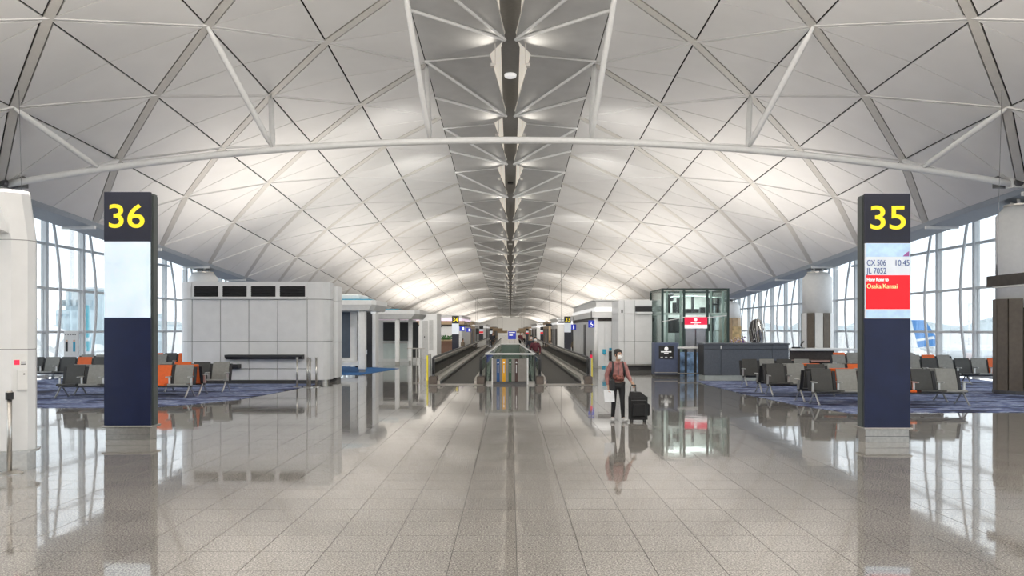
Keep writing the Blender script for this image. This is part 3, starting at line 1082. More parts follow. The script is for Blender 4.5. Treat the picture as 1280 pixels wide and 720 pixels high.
BM = bench_meshes()
SEATM = {'g': M['seatgrey'], 'd': M['seatdark'], 'o': M['seatorange']}
BME = {}
for k in SEATM:
    BME['seat' + k] = BM['seat'].mesh('seat', SEATM[k] if k != 'd' else M['seatdark'])
    BME['back' + k] = BM['backrest'].mesh('backrest', SEATM[k])
BME['post'] = BM['back_post'].mesh('back_post', M['black'])
BME['arm'] = BM['armrest'].mesh('armrest', mat('polished_aluminium', (0.62, 0.62, 0.61), 0.3, metal=0.7))
BME['leg'] = BM['leg'].mesh('leg', MATS['polished_aluminium'])
PITCH = 0.62


def bench(x0, y, cols, label, away=False, pitch=PITCH, dz=0):
    """row of linked seats; x0 = its left end, y = line of the beam, facing the viewer unless away"""
    n = len(cols)
    w = n * pitch
    t = thing('bench_seating', label, 'bench', (x0 + w / 2, y, 0.012), math.pi if away else 0, 'linked waiting seats')
    cc = cols[::-1] if away else cols
    names = {'g': 'grey leather seat', 'd': 'charcoal leather seat', 'o': 'orange leather seat'}
    for i, c in enumerate(cc):
        xx = -w / 2 + pitch * (i + .5)
        place('seat', BME['seat' + c], t, (xx, 0, 0), label=names[c])
        place('backrest', BME['back' + c], t, (xx, 0, dz), label=names[c].replace('seat', 'backrest'))
    for i in range(n + 1):
        xx = -w / 2 + pitch * i
        place('armrest', BME['arm'], t, (xx, 0, 0))
        place('back_post', BME['post'], t, (xx, 0, 0))
    mb = MB().box(-w / 2 - .02, w / 2 + .02, -.04, .04, .30, .36)
    part('beam', mb, M['darksteel'], t, local=True)
    for xx in ([-w / 2 + .05, 0, w / 2 - .05] if n > 3 else [-w / 2 + .05, w / 2 - .05]):
        place('leg', BME['leg'], t, (xx, 0, 0))
    return t


# left side
bench(-13.15, 23.35, 'dgdgog', 'nearest seat row on the left facing the viewer, either side of the pillar numbered 36', pitch=.64)
bench(-13.15, 24.35, 'gdgddo', 'left seat row back to back with the nearest row, facing the windows', True, pitch=.64)
bench(-12.75, 25.55, 'gdgodg', 'left seat row in front of the white cabin shelf, facing the viewer')
bench(-18.35, 30.2, 'dgdodg', 'far left seat row beside the glass, one orange seat, facing the viewer', pitch=.61)
bench(-18.0, 33.2, 'ggdgdg', 'farthest left seat row by the window poster, only tops showing', pitch=.61)
bench(-16.7, 33.0 + 2.4, 'godog', 'left seat row half hidden behind the cabin, orange back showing')
# right side
bench(7.92, 20.95, 'dggodg', 'nearest seat row on the right facing the viewer, either side of the pillar numbered 35', pitch=.66)
bench(7.92, 22.0, 'dogdgg', 'right seat row back to back with the nearest right row', True, pitch=.66)
bench(7.72, 24.0, 'dgdgod', 'second right seat row from the viewer, charcoal seat at its hall end')
bench(7.72, 25.0, 'dgogdg', 'right seat row back to back with the second right row', True)
bench(8.2, 28.2, 'dgdg', 'short right seat row in front of the slate counter')
bench(13.3, 32.9, 'ggdgdgog', 'far right seat row beyond the brown counter', pitch=.62)
bench(14.35, 28.9, 'gdgdgod', 'right seat row by the glass with an orange seat next to the brown column', pitch=.605)
bench(14.6, 36.0, 'ogdogg', 'farthest right seat row by the glass, only its tops showing', pitch=.62)
bench(15.4, 23.2, 'ddd', 'dark seats at the right edge before the brown column')

# ------------------------------------------------------------------ window poster (left)
Yp = 32.0
ps = thing('poster_stand', 'white poster stand showing two people by the left windows', 'sign stand', (X(89, Yp), Yp, 0))
part('board', MB().box(X(80, Yp), X(98, Yp), Yp, Yp + .04, .9, 1.95), M['white'], ps)
part('post', MB().box(X(88, Yp), X(90, Yp), Yp + .04, Yp + .08, 0.012, 1.2), M['steel'], ps)
part('foot', MB().box(X(82, Yp), X(96, Yp), Yp - .15, Yp + .25, 0.012, .04), M['steel'], ps)
TEAL = mat('teal_print', (0.03, 0.36, 0.55), 0.6)
SKINP = mat('printed_skin', (0.75, 0.5, 0.36), 0.6)
for px, m_ in ((83.2, M['black']), (92.5, TEAL)):
    part('printed_figure', MB().prism([(X(px - 1.2, Yp), Yp - .006), (X(px + 1.6, Yp), Yp - .006), (X(px + 1.6, Yp), Yp - .001), (X(px - 1.2, Yp), Yp - .001)], 1.12, 1.5), m_, ps)
    part('printed_head', MB().tube([(X(px + .2, Yp), Yp - .006, 1.55), (X(px + .2, Yp), Yp - .001, 1.55)], .045, 10), SKINP, ps)
for i in range(5):
    part('printed_mark', MB().box(X(81.5 + i * 3, Yp), X(82.8 + i * 3, Yp), Yp - .004, Yp, 1.78, 1.83), M['black'], ps)

# ------------------------------------------------------------------ play pods with white canopies (left)
def canopy(mb, x0, x1, y0, y1, z0, z1, c=.35):
    lo = [(x0, y0 + c * .3), (x1 - c, y0 + c * .2), (x1 - c * .4, y0 + c), (x1 - c * .4, y1), (x0, y1)]
    hi = [(x0, y0 - .05), (x1 - c * .5, y0 - .05), (x1, y0 + c * .6), (x1, y1), (x0, y1)]
    n = 5
    zm = z0 + (z1 - z0) * .55
    vs = [(x, y, z0) for x, y in lo] + [(x, y, zm) for x, y in hi] + [(x, y, z1) for x, y in hi]
    fs = [tuple(range(n - 1, -1, -1)), tuple(range(2 * n, 3 * n))]
    for L_ in (0, n):
        fs += [(L_ + i, L_ + (i + 1) % n, L_ + n + (i + 1) % n, L_ + n + i) for i in range(n)]
    return mb.add(vs, fs)


Yp = 37.0
pa = thing('play_pod', 'nearer white canopied pod with a grey screen wall on blue carpet', 'pod', (-7.4, 38.5, 0))
part('canopy', canopy(MB(), -9.3, X(469.5, Yp), Yp, Yp + 3.5, Z(388, Yp), Z(375, Yp)), M['white'], pa)
part('canopy_trim', MB().box(-9.3, X(462, Yp), Yp + .1, Yp + 3.4, Z(375, Yp), Z(373.6, Yp)), TEAL, pa)
part('upper_box', MB().bbox(-9.2, X(446, Yp), Yp + .6, Yp + 3.0, Z(374, Yp), Z(367, Yp), .05), M['white'], pa)
part('post', MB().bbox(X(446.5, Yp), X(455.5, Yp), Yp + .2, Yp + .6, .12, Z(388, Yp), .05), M['white'], pa)
part('post_foot', MB().box(X(447.5, Yp), X(454.5, Yp), Yp + .24, Yp + .56, 0.0125, .12), M['steel'], pa)
part('frame', MB().box(-9.2, X(446, Yp + 1), Yp + 1.0, Yp + 1.14, .45, Z(389, Yp)), M['white'], pa)
part('screen_wall', MB().box(-9.1, X(437.5, Yp + 1), Yp + .95, Yp + 1.0, Z(447, Yp + 1), Z(390, Yp + 1)), mat('blue_grey_screen', (0.09, 0.115, 0.15), 0.35), pa)
part('bench_ledge', MB().xprism([(Yp + .4, .30), (Yp + .95, .30), (Yp + .95, .52), (Yp + .4, .46)], -9.1, X(446, Yp)), M['white'], pa)
part('ledge_leg', MB().box(-8.2, -8.05, Yp + .6, Yp + .8, 0.012, .3), M['white'], pa)
part('ceiling_lamp', MB().lathe([(.10, Z(391.5, Yp)), (.12, Z(389, Yp))], X(461, Yp), Yp + 1.2, 12), M['whiteglow'], pa)
pm = solo('play_mat', MB().prism([(-9.2, 35.2), (-6.6, 35.2), (-5.7, 41.0), (-9.2, 43.5)], .002, .012), M['bluecarpet'], 'blue play mat under the white canopied pods', 'mat')

Yd = 42.0
pw = thing('partition_wall', 'charcoal partition with a white edge between the two pods', 'partition', (X(458, Yd), Yd, 0))
part('dark_panel', MB().box(X(444, Yd), X(465.5, Yd), Yd, Yd + .15, .013, Z(378, Yd)), M['greydark'], pw)
part('white_edge', MB().bbox(X(465.5, Yd), X(470, Yd), Yd - .1, Yd + .9, .0125, Z(377, Yd), .04), M['white'], pw)
part('wall_switch', MB().box(X(454, Yd), X(459, Yd), Yd - .03, Yd, Z(443, Yd), Z(437, Yd)), M['white'], pw, label='white wall plate')

Yp = 45.4
pb = thing('play_pod', 'farther white canopied pod on two white posts', 'pod', (-6.2, 47, 0))
part('canopy', canopy(MB(), X(455, Yp), X(524, Yp), Yp, Yp + 4, Z(398.5, Yp), Z(387.5, Yp), .5), M['white'], pb)
part('canopy_trim', MB().box(X(455, Yp), X(497, Yp), Yp + .1, Yp + 3.6, Z(387.5, Yp), Z(386.2, Yp)), TEAL, pb)
for a, b, y_ in ((493.7, 499.2, Yp + .3), (510.5, 515.3, Yp + 2.2)):
    part('post', MB().bbox(X(a, y_), X(b, y_), y_, y_ + .25, .14, Z(398, Yp), .03), M['white'], pb)
    part('post_foot', MB().box(X(a + .4, y_), X(b - .4, y_), y_ + .02, y_ + .23, 0.0, .14), M['steel'], pb)
part('back_frame', MB().box(X(468, 50), X(520, 50), 50, 50.15, 0.0, Z(400, 50)), M['white'], pb)
for a, b in ((479, 495), (498, 510), (514, 523)):
    part('dark_window', MB().box(X(a, 49.9), X(b, 49.9), 49.9, 50, Z(426, 50) if b < 512 else .25, Z(403, 50)), M['greydark'], pb)
part('glass_guard', MB().box(X(479, 49.2), X(509, 49.2), 49.2, 49.22, .2, 1.15), GREEN_GLASS, pb)
part('guard_rail', MB().box(X(479, 49.2), X(509, 49.2), 49.17, 49.25, 1.15, 1.2), M['steel'], pb)

dk = thing('door_block', 'white block with a grey door and dark slot beyond the pods', 'cabin', (-5.4, 58, 0))
Yb = 56.0
part('walls', MB().box(X(524, Yb), X(546, Yb), Yb, Yb + 3.5, 0, Z(392, Yb)), M['white'], dk)
part('fascia', MB().box(X(515, Yb), X(532, Yb), Yb - .3, Yb + 2, Z(392, Yb) - .02, Z(389, Yb)), M['white'], dk)
part('dark_slot', MB().box(X(516, Yb), X(531, Yb), Yb - .35, Yb, Z(395, Yb), Z(392, Yb)), M['black'], dk)
part('door', MB().box(X(528, Yb), X(535, Yb), Yb - .04, Yb, .05, Z(401, Yb)), mat('light_grey_door', (0.55, 0.55, 0.54), 0.5), dk)
part('door_handle', MB().box(X(530.4, Yb), X(531.2, Yb), Yb - .1, Yb - .04, 1.42, 1.55), M['black'], dk)
part('door', MB().box(X(536.5, Yb), X(541.5, Yb), Yb - .03, Yb, .6, Z(400, Yb)), MATS['light_grey_door'], dk)

# steel barrier rails beside the left walkway
br = thing('barrier_rail', 'steel barrier rails beside the left walkway entrance', 'railing', (-4.6, 38.5, 0))
for px in (515, 520.5, 526):
    yy = 39.0
    part('post', MB().lathe([(.03, 0.0), (.03, 1.08)], X(px, yy), yy, 8), M['steel'], br)
for z in (1.08, .62):
    part('rail', MB().tube([(X(509, 39), 39, z), (X(531, 39), 39, z)], .025, 6), M['steel'], br)
bl = thing('bollard', 'grey bollard with a yellow band beside the left walkway', 'bollard', (X(535.5, 31.5), 31.5, 0))
part('post', MB().bbox(X(535, 31.5), X(538.6, 31.5), 31.5, 31.65, 0.0, 1.05, .02), M['steel'], bl)
part('yellow_band', MB().box(X(533.2, 31.5), X(534.9, 31.5), 31.52, 31.6, 0.0, .98), M['yellow'], bl)

# ------------------------------------------------------------------ far left shop with a glowing cornice
def shop(name, label, x_wall, y0, y1, outer, zt, cornice, z_sh, front=True, m=None):
    """block whose hall face stands at x_wall from y0 to y1 and whose front faces the viewer at y0"""
    t = thing(name, label, 'shop', ((x_wall + outer) / 2, (y0 + y1) / 2, 0))
    a, b = min(x_wall, outer), max(x_wall, outer)
    part('walls', MB().box(a, b, y0, y1, 0, zt - .05), m or M['white'], t)
    part('roof', MB().box(a - .1, b + .1, y0 - .1, y1, zt - .05, zt), M['white'], t)
    if cornice:
        part('cornice_glow', MB().box(a - .06, b + .06, y0 - .06, y1 - .1, cornice, cornice + .22), MATS.get('cornice_' + name) or M['whiteglow'], t)
        part('cornice_fascia', MB().box(a - .22, b + .22, y0 - .22, y1 - .05, cornice - .32, cornice), M['wood'] if name == 'food_shop' else M['white'], t)
        part('cornice_shadow_gap', MB().box(a - .05, b + .05, y0 - .05, y1 - .1, cornice - .5, cornice - .32), M['darkbrown'], t)  # dark strip painted as the shade under the cornice
    return t


MATS['cornice_food_shop'] = mat('pink_cornice_light', (0.85, 0.68, 0.85), 0.4, emit=0.6)
Yf = 72.0
fsp = shop('food_shop', 'far left shop with a pink lit cornice, green hedge and blue signs', X(577, Yf), Yf, 88, -12, Z(394, Yf), Z(401.2, Yf), 0)
part('counter_front', MB().box(X(546, Yf - 1), X(566, Yf - 1), Yf - 1.2, Yf - .5, 0, 1.0), mat('rust_counter', (0.30, 0.17, 0.12), 0.5), fsp)
part('counter_top', MB().box(X(545, Yf - 1), X(567, Yf - 1), Yf - 1.3, Yf - .4, 1.0, 1.08), M['white'], fsp)
part('wall_sign', MB().box(X(547, Yf), X(553, Yf), Yf - .05, Yf, Z(409, Yf), Z(407.8, Yf)), M['darkbrown'], fsp)
hd = thing('hedge', 'long green hedge box in front of the pink lit shop', 'planter', (X(556, 70), 70, 0))
part('box', MB().box(X(545.5, 70), X(567, 70), 69.7, 70.2, 1.0, 1.12).box(X(546.5, 70), X(547, 70), 69.8, 70.1, 0, 1.0).box(X(566, 70), X(566.5, 70), 69.8, 70.1, 0, 1.0), M['wood'], hd)
hm = MB()
for i in range(130):
    x, y, z = random.uniform(X(545.5, 70), X(567, 70)), random.uniform(69.7, 70.2), random.uniform(1.1, 1.42)
    r = random.uniform(.08, .16)
    q = [Vector((random.uniform(-1, 1), random.uniform(-1, 1), random.uniform(-1, 1))).normalized() * r for _ in range(4)]
    hm.add([Vector((x, y, z)) + p for p in q], [(0, 1, 2), (0, 2, 3), (0, 3, 1), (1, 3, 2)])
part('foliage', hm, M['leaf'], hd, kind='stuff')


def pict_sign(x0, x1, y, z0, z1, label, kind):
    t = thing('hanging_sign', label, 'sign', ((x0 + x1) / 2, y, z0))
    part('panel', MB().box(x0, x1, y, y + .08, z0, z1), M['signblue'], t)
    cx, w, h = (x0 + x1) / 2, x1 - x0, z1 - z0
    if kind == 'man':
        part('pictogram', MB().box(cx - w * .12, cx + w * .12, y - .01, y - .001, z0 + h * .15, z0 + h * .66).add(*(lambda m: (m.v, m.f))(MB().tube([(cx, y - .01, z0 + h * .78), (cx, y - .001, z0 + h * .78)], w * .1, 8))), WHTEXT, t)
    elif kind == 'wheelchair':
        mb = MB().tube([(cx - w * .02, y - .01, z0 + h * .80), (cx - w * .02, y - .001, z0 + h * .80)], w * .07, 8)
        mb.box(cx - w * .08, cx + w * .02, y - .01, y - .001, z0 + h * .42, z0 + h * .7)
        mb.box(cx - w * .06, cx + w * .22, y - .01, y - .001, z0 + h * .40, z0 + h * .48)
        mb.box(cx + w * .16, cx + w * .26, y - .01, y - .001, z0 + h * .18, z0 + h * .42)
        ring = [(cx - w * .02 + w * .22 * math.cos(a), y - .006, z0 + h * .36 + h * .22 * math.sin(a)) for a in [math.radians(110 + 22 * i) for i in range(11)]]
        mb.tube(ring, w * .035, 5)
        part('pictogram', mb, WHTEXT, t)
    else:
        part('pictogram', MB().box(x0 + w * .5, x0 + w * .85, y - .01, y - .001, z0 + h * .2, z0 + h * .8), WHTEXT, t)
    part('hanger', MB().box(cx - .02, cx + .02, y + .02, y + .06, z1, z1 + .5), M['darksteel'], t)
    return t


Ys = 69.0
pict_sign(X(574.3, Ys), X(581.2, Ys), Ys, Z(413.8, Ys), Z(408, Ys), 'blue sign with a white mark right of the pillar numbered 34', 'x')
Ys = 70.0
pict_sign(X(583, Ys), X(588.5, Ys), Ys, Z(414.8, Ys), Z(410, Ys), 'smaller blue sign behind the other blue sign at the pink lit shop', 'x')

# ------------------------------------------------------------------ right block: washrooms with lit cornice, louvred part
Yw = 42.0
wr = shop('washroom_block', 'white washroom block with a lit cornice right of the walkways', X(745, Yw), Yw, 57, 8.0, Z(374.5, Yw), Z(389.5, Yw), 0)
for a, b in ((747, 755.5), (756, 764.5), (765, 773.5)):
    part('wall_panel', MB().bbox(X(a, Yw), X(b, Yw), Yw - .04, Yw, .08, Z(397.5, Yw), .01), M['cladding'], wr)
for i in range(5):
    y_ = Yw + .3 + i * 2.9
    part('wall_panel', MB().bbox(X(745, Yw) - .04, X(745, Yw), y_, y_ + 2.8, .2, Z(397.5, Yw), .01), M['cladding'], wr)
part('corner_post', MB().lathe([(.13, 0.0), (.13, Z(397, Yw))], X(745, Yw), Yw, 12), M['white'], wr, True)
part('doorway', MB().box(X(745, Yw) - .07, X(745, Yw) - .04, 47.2, 48.4, 0.02, 2.3), M['darksteel'], wr)
part('skirting', MB().box(X(745, Yw), 8.0, Yw - .03, Yw, 0, .08), M['steel'], wr)
Ys = 41.4
pict_sign(X(735.5, Ys), X(743, Ys), Ys, Z(409.5, Ys), Z(400.5, Ys), 'blue sign with a white wheelchair symbol on the washroom corner', 'wheelchair')
Ys = 54.0
pict_sign(X(714, Ys), X(720, Ys), Ys, Z(412.3, Ys), Z(405.5, Ys), 'blue sign with a white standing figure beside the pillar numbered 33', 'man')
Yw2 = 41.9
for (a, b, c, d, lab) in ((753.3, 757.5, 436.5, 442.5, 'upper blue notice on the washroom wall'), (752.8, 756.6, 457.5, 462.5, 'lower blue notice on the washroom wall'),
                          (761.5, 766, 435, 438, 'small blue notice above the wall telephone')):
    solo('wall_notice', MB().box(X(a, Yw2), X(b, Yw2), Yw2 - .02, Yw2 + .055, Z(d, Yw2), Z(c, Yw2)), TEAL, lab, 'notice', 'blue notices on the washroom wall')
tp = thing('wall_telephone', 'black wall telephone behind the walking woman', 'telephone', (X(763.5, Yw2), Yw2, Z(451, Yw2)))
part('case', MB().bbox(X(761, Yw2), X(766, Yw2), Yw2 - .1, Yw2 + .06, Z(451, Yw2), Z(439, Yw2), .02), M['black'], tp)
part('handset', MB().bbox(X(761.4, Yw2), X(762.8, Yw2), Yw2 - .15, Yw2 - .1, Z(449, Yw2), Z(441, Yw2), .02), M['darksteel'], tp)

Yl = 39.0
lb = thing('service_cabin', 'white panelled cabin with one dark louvre beside the glass lift', 'cabin', (6.3, 40.5, 0))
x0_, x1_ = X(773.5, Yl), 6.9
part('core', MB().box(x0_ + .05, x1_, Yl + .05, Yl + 2.6, .25, Z(375.5, Yl)), M['cladgap'], lb)
part('kick', MB().box(x0_ + .2, x1_, Yl + .15, Yl + 2.55, 0, .26), M['darksteel'], lb)
for a, b in ((773.5, 780), (780.4, 793.5), (793.9, 815)):
    zs = [.26, Z(427, Yl), Z(392.5, Yl), Z(375.5, Yl)]
    for z0, z1 in zip(zs, zs[1:]):
        if a > 793 and z1 > 3.2:
            z0 = Z(382.5, Yl)
        part('panel', MB().bbox(X(a, Yl), X(b, Yl), Yl, Yl + .06, z0 + .012, z1, .008), M['cladding'], lb)
for z0, z1 in zip(zs, zs[1:]):
    part('side_panel', MB().box(x0_ - .01, x0_ + .06, Yl + .07, Yl + 2.6, z0 + .012, z1), M['cladding'], lb)
part('louvre', MB().box(X(794.5, Yl), X(815, Yl), Yl + .015, Yl + .045, Z(389.3, Yl), Z(383.5, Yl)), M['black'], lb)
part('louvre_sill', MB().bbox(X(794, Yl), X(815, Yl), Yl - .1, Yl + .1, Z(392.5, Yl), Z(390, Yl), .01), M['cladding'], lb)
part('number_plate', MB().box(X(776.5, Yl), X(778.5, Yl), Yl - .015, Yl, Z(391, Yl), Z(387, Yl)), M['darksteel'], lb)
part('bumper', MB().box(x0_ + .3, x1_, Yl - .08, Yl, .24, .32), M['steel'], lb)

# ------------------------------------------------------------------ glass lift
Ye = 37.0
lf = thing('glass_lift', 'glass lift shaft with dark green frame and a red header sign', 'lift', (8.55, 38.5, 0))
xa, xb = X(828, Ye), X(910, Ye)
zt2 = Z(360.5, Ye)
dg = mat('dark_green_steel', (0.03, 0.055, 0.05), 0.4)
pg = mat('pale_green_steel', (0.40, 0.50, 0.47), 0.4)
for (x, y) in ((xa, Ye), (X(855, Ye), Ye), (X(884, Ye), Ye), (xb, Ye), (xa, Ye + 3), (xb, Ye + 3)):
    part('frame_post', MB().box(x - .05, x + .05, y - .05, y + .05, 0, zt2), dg, lf)
for (p, q, r, s) in ((xa, xb, Ye, Ye), (xa, xb, Ye + 3, Ye + 3), (xa, xa, Ye, Ye + 3), (xb, xb, Ye, Ye + 3)):
    part('frame_rail', MB().box(p - .04, q + .04, r - .04, s + .04, zt2 - .06, zt2), dg, lf)
    part('frame_rail', MB().box(p - .04, q + .04, r - .03, s + .03, Z(393.5, Ye), Z(391, Ye)), pg, lf)
for a, b in ((xa, X(855, Ye)), (X(884, Ye), xb)):
    for z0, z1 in ((.1, Z(393.5, Ye)), (Z(391, Ye), zt2 - .06)):
        part('glass_pane', MB().box(a + .05, b - .05, Ye - .012, Ye + .012, z0, z1), LIFT_GLASS, lf)
part('glass_pane', MB().box(X(855, Ye) + .05, X(884, Ye) - .05, Ye - .012, Ye + .012, Z(391, Ye), zt2 - .06), LIFT_GLASS, lf)
part('glass_pane', MB().box(xa - .012, xa + .012, Ye + .05, Ye + 2.95, .1, zt2 - .06), LIFT_GLASS, lf)
part('glass_pane', MB().box(xb - .012, xb + .012, Ye + .05, Ye + 2.95, .1, zt2 - .06), LIFT_GLASS, lf)
part('glass_pane', MB().box(xa + .05, xb - .05, Ye + 2.99, Ye + 3.01, .1, zt2 - .06), LIFT_GLASS, lf)
part('car', MB().box(X(857, Ye), X(883, Ye), Ye + .5, Ye + 2.4, .05, 2.35), mat('grey_lift_car', (0.33, 0.34, 0.37), 0.3, metal=0.4), lf)
for a, b in ((856, 869.6), (870.2, 884)):
    part('lift_door', MB().box(X(a, Ye) + .02, X(b, Ye) - .02, Ye + .05, Ye + .1, .02, Z(411, Ye)), mat('steel_lift_door', (0.42, 0.42, 0.45), 0.25, metal=0.7), lf)
hdr = part('header_sign', MB().box(X(855.5, Ye), X(883.5, Ye), Ye - .08, Ye + .05, Z(406, Ye), Z(396.5, Ye)), M['red'], lf)
part('sign_underline', MB().box(X(855.5, Ye), X(883.5, Ye), Ye - .08, Ye + .05, Z(410.5, Ye), Z(406, Ye)), M['whiteglow'], lf)
part('sign_emblem', MB().tube([(X(869, Ye), Ye - .09, Z(399.5, Ye)), (X(869, Ye), Ye - .08, Z(399.5, Ye))], .075, 14), WHTEXT, hdr)
part('sign_lettering', MB().box(X(863, Ye), X(875.5, Ye), Ye - .09, Ye - .08, Z(404, Ye), Z(402.6, Ye)).box(X(867, Ye), X(871.5, Ye), Ye - .09, Ye - .08, Z(405.5, Ye), Z(404.7, Ye)), WHTEXT, hdr)
part('rear_wall', MB().box(xa + .15, xb - .15, Ye + 2.85, Ye + 2.95, .0, zt2 - .1), mat('pale_lift_rear', (0.80, 0.86, 0.84), 0.5), lf)
area_light('lift_lamp', ((xa + xb) / 2, Ye + 1.4, zt2 - .12), (2.2, 1.2), 65, (0.95, 1.0, 0.98), (0, 0, 0), 170)  # added light without a fixture, brightening the lift interior
# machinery seen through the glass
for i, (a, b, c, d, dy) in enumerate(((835, 838, 368, 391, 1), (838.5, 842, 366, 376, 1.4), (842, 846, 378, 391, 1.2), (847, 850, 372, 391, 1.6),
                                      (865.5, 867.5, 368, 391, 1.5), (858, 874, 386, 391, 1.8), (876, 882, 384, 391, 1.1), (886, 891, 372, 391, 1.5), (896, 899, 372, 391, 1.7),
                                      (836, 849, 397, 416, 1.0), (886, 892, 405, 414, 1.0), (884, 898, 379, 381.5, 1.2), (834, 838, 383, 391, 1.2))):
    y_ = Ye + dy
    part('machinery', MB().bbox(X(a, y_), X(b, y_), y_, y_ + .3, Z(d, y_), Z(c, y_), .02), M['greydark'], lf)
for x in (X(834, Ye + .6), X(851, Ye + .6), X(889, Ye + .6), X(904, Ye + .6)):
    part('guide_rail', MB().box(x - .04, x + .04, Ye + .6, Ye + .7, 0.02, zt2 - .1), pg, lf)
part('ring_beam', MB().tube([(X(833 + i * 7, Ye + 1), Ye + 1 + .5 * math.sin(i * .35), Z(371 - 2.5 * math.sin(i * .35), Ye)) for i in range(11)], .03, 6), pg, lf)
for a, b in (((828, 402), (856, 396.5)), ((884, 397), (908, 394.5))):
    part('tension_rod', MB().tube([(X(a[0], Ye), Ye - .06, Z(a[1], Ye)), (X(b[0], Ye), Ye - .06, Z(b[1], Ye))], .022, 6), M['tube'], lf)

# ------------------------------------------------------------------ sign kiosk, gate, slate counter
Yk = 33.9
kq = thing('sign_kiosk', 'slate blue kiosk with a black sign and white emblem before the lift', 'kiosk', (6.62, 34.3, 0))
part('body', MB().bbox(X(818.5, Yk), X(848.5, Yk), Yk, Yk + .8, .09, Z(428.5, Yk), .015), M['kioskblue'], kq)
part('kick', MB().box(X(819.5, Yk), X(847.5, Yk), Yk + .05, Yk + .75, 0, .09), M['darksteel'], kq)
part('bumper_rail', MB().tube([(X(818, Yk), Yk - .05, .18), (X(849, Yk), Yk - .05, .18)], .02, 6), M['steel'], kq)
sg = part('black_sign', MB().box(X(823.5, Yk), X(842, Yk), Yk - .02, Yk, Z(448.5, Yk), Z(432, Yk)), M['black'], kq)
part('sign_emblem', MB().tube([(X(832.7, Yk), Yk - .028, Z(436, Yk)), (X(832.7, Yk), Yk - .02, Z(436, Yk))], .085, 14), WHTEXT, sg)
part('sign_lettering', MB().box(X(826, Yk), X(839, Yk), Yk - .027, Yk - .02, Z(440.4, Yk), Z(439, Yk)).box(X(830, Yk), X(835.5, Yk), Yk - .027, Yk - .02, Z(442.3, Yk), Z(441.3, Yk)), WHTEXT, sg)
for a in (825.5, 831, 837):
    part('sign_small_text', MB().box(X(a, Yk), X(a + 3, Yk), Yk - .026, Yk - .02, Z(447, Yk), Z(446, Yk)), M['cladding'], sg)

Yg = 33.0
gt = thing('glass_gate', 'steel framed glass gate with dark posts between kiosk and counter', 'gate', (X(864, Yg), Yg, 0))
for px in (848.5, 857.3, 869, 876.5):
    part('gate_post', MB().box(X(px, Yg) - .045, X(px, Yg) + .045, Yg - .03, Yg + .03, 0, Z(435.5, Yg)), M['greydark'], gt)
part('top_rail', MB().bbox(X(847, Yg), X(879, Yg), Yg - .06, Yg + .06, Z(436, Yg), Z(433.5, Yg), .015), M['white'], gt)
for a, b in ((849, 857), (857.8, 868.5), (869.5, 876)):
    part('glass_leaf', MB().box(X(a, Yg) + .05, X(b, Yg) - .05, Yg - .008, Yg + .008, .12, Z(436.5, Yg)), GLASS, gt)
part('floor_rail', MB().tube([(X(847, Yg), Yg - .04, .2), (X(880, Yg), Yg - .04, .2)], .02, 6), M['steel'], gt)
bn = solo('banner', MB().box(X(850, 34.6), X(878, 34.6), 34.6, 34.63, 0.0, Z(440, 34.6)), mat('blue_white_banner', (0.25, 0.38, 0.66), 0.5, var=0.75, scale=3.0), 'blue and white banner standing behind the glass gate', 'banner')

Yc = 31.5
ct = thing('reception_counter', 'long slate grey reception counter with a pale plinth', 'counter', (9.3, 32, 0))
part('top', MB().bbox(X(879, Yc), X(987, Yc), Yc - .03, Yc + 1.1, Z(431, Yc), Z(429, Yc), .01), M['counter'], ct)
for a, b in ((880, 901), (901.4, 965), (965.4, 986)):
    part('front_panel', MB().bbox(X(a, Yc), X(b, Yc), Yc, Yc + .05, .2, Z(436.6, Yc), .006), M['counter'], ct)
    part('upper_panel', MB().bbox(X(a, Yc), X(b, Yc), Yc + .01, Yc + .05, Z(436.2, Yc), Z(431.1, Yc), .006), M['counter'], ct)
part('carcass', MB().box(X(880.4, Yc), X(985.6, Yc), Yc + .05, Yc + 1.05, .2, Z(431.2, Yc)), M['greydark'], ct)
part('plinth', MB().box(X(881, Yc), X(985, Yc), Yc + .02, Yc + 1.0, 0, .2), mat('pale_plinth', (0.42, 0.46, 0.46), 0.5), ct)
part('bracket', MB().box(X(900.4, Yc), X(902, Yc), Yc - .05, Yc + .0, Z(436, Yc), Z(432, Yc)), M['white'], ct)

Yv = 39.6
vt = thing('lounge_table', 'white topped dark brown counter around the second right column', 'counter', (15.2, 40, 0))
part('top', MB().bbox(X(984, Yv), X(1066, Yv), Yv - .5, Yv + 1.2, Z(438.2, Yv), Z(435.5, Yv), .02), M['white'], vt)
part('front', MB().box(X(985, Yv), X(1040, Yv), Yv - .25, Yv - .15, Z(449.5, Yv), Z(438.2, Yv)), M['darkbrown'], vt)
part('shelf', MB().box(X(985, Yv), X(1040, Yv), Yv - .6, Yv + .9, Z(452, Yv), Z(449.8, Yv)), mat('pinkish_shelf', (0.45, 0.27, 0.22), 0.5), vt)
part('base', MB().box(X(989, Yv), X(1036, Yv), Yv - .1, Yv + .8, 0.0125, Z(452, Yv)), M['darkbrown'], vt)
lp = thing('desk_lamp', 'small black curved lamp on the white topped counter', 'lamp', (X(1003, Yv), Yv, Z(435.4, Yv)))
part('lamp_base', MB().lathe([(.12, Z(435.4, Yv)), (.1, Z(434.6, Yv))], X(1003, Yv), Yv, 12), M['black'], lp)
part('lamp_arm', MB().tube([(X(1003, Yv), Yv, Z(435, Yv)), (X(1001.2, Yv), Yv, Z(431.5, Yv)), (X(1002.5, Yv), Yv, Z(428.5, Yv)), (X(1005, Yv), Yv, Z(426.8, Yv))], [.03, .04, .05, .03], 8), M['black'], lp)
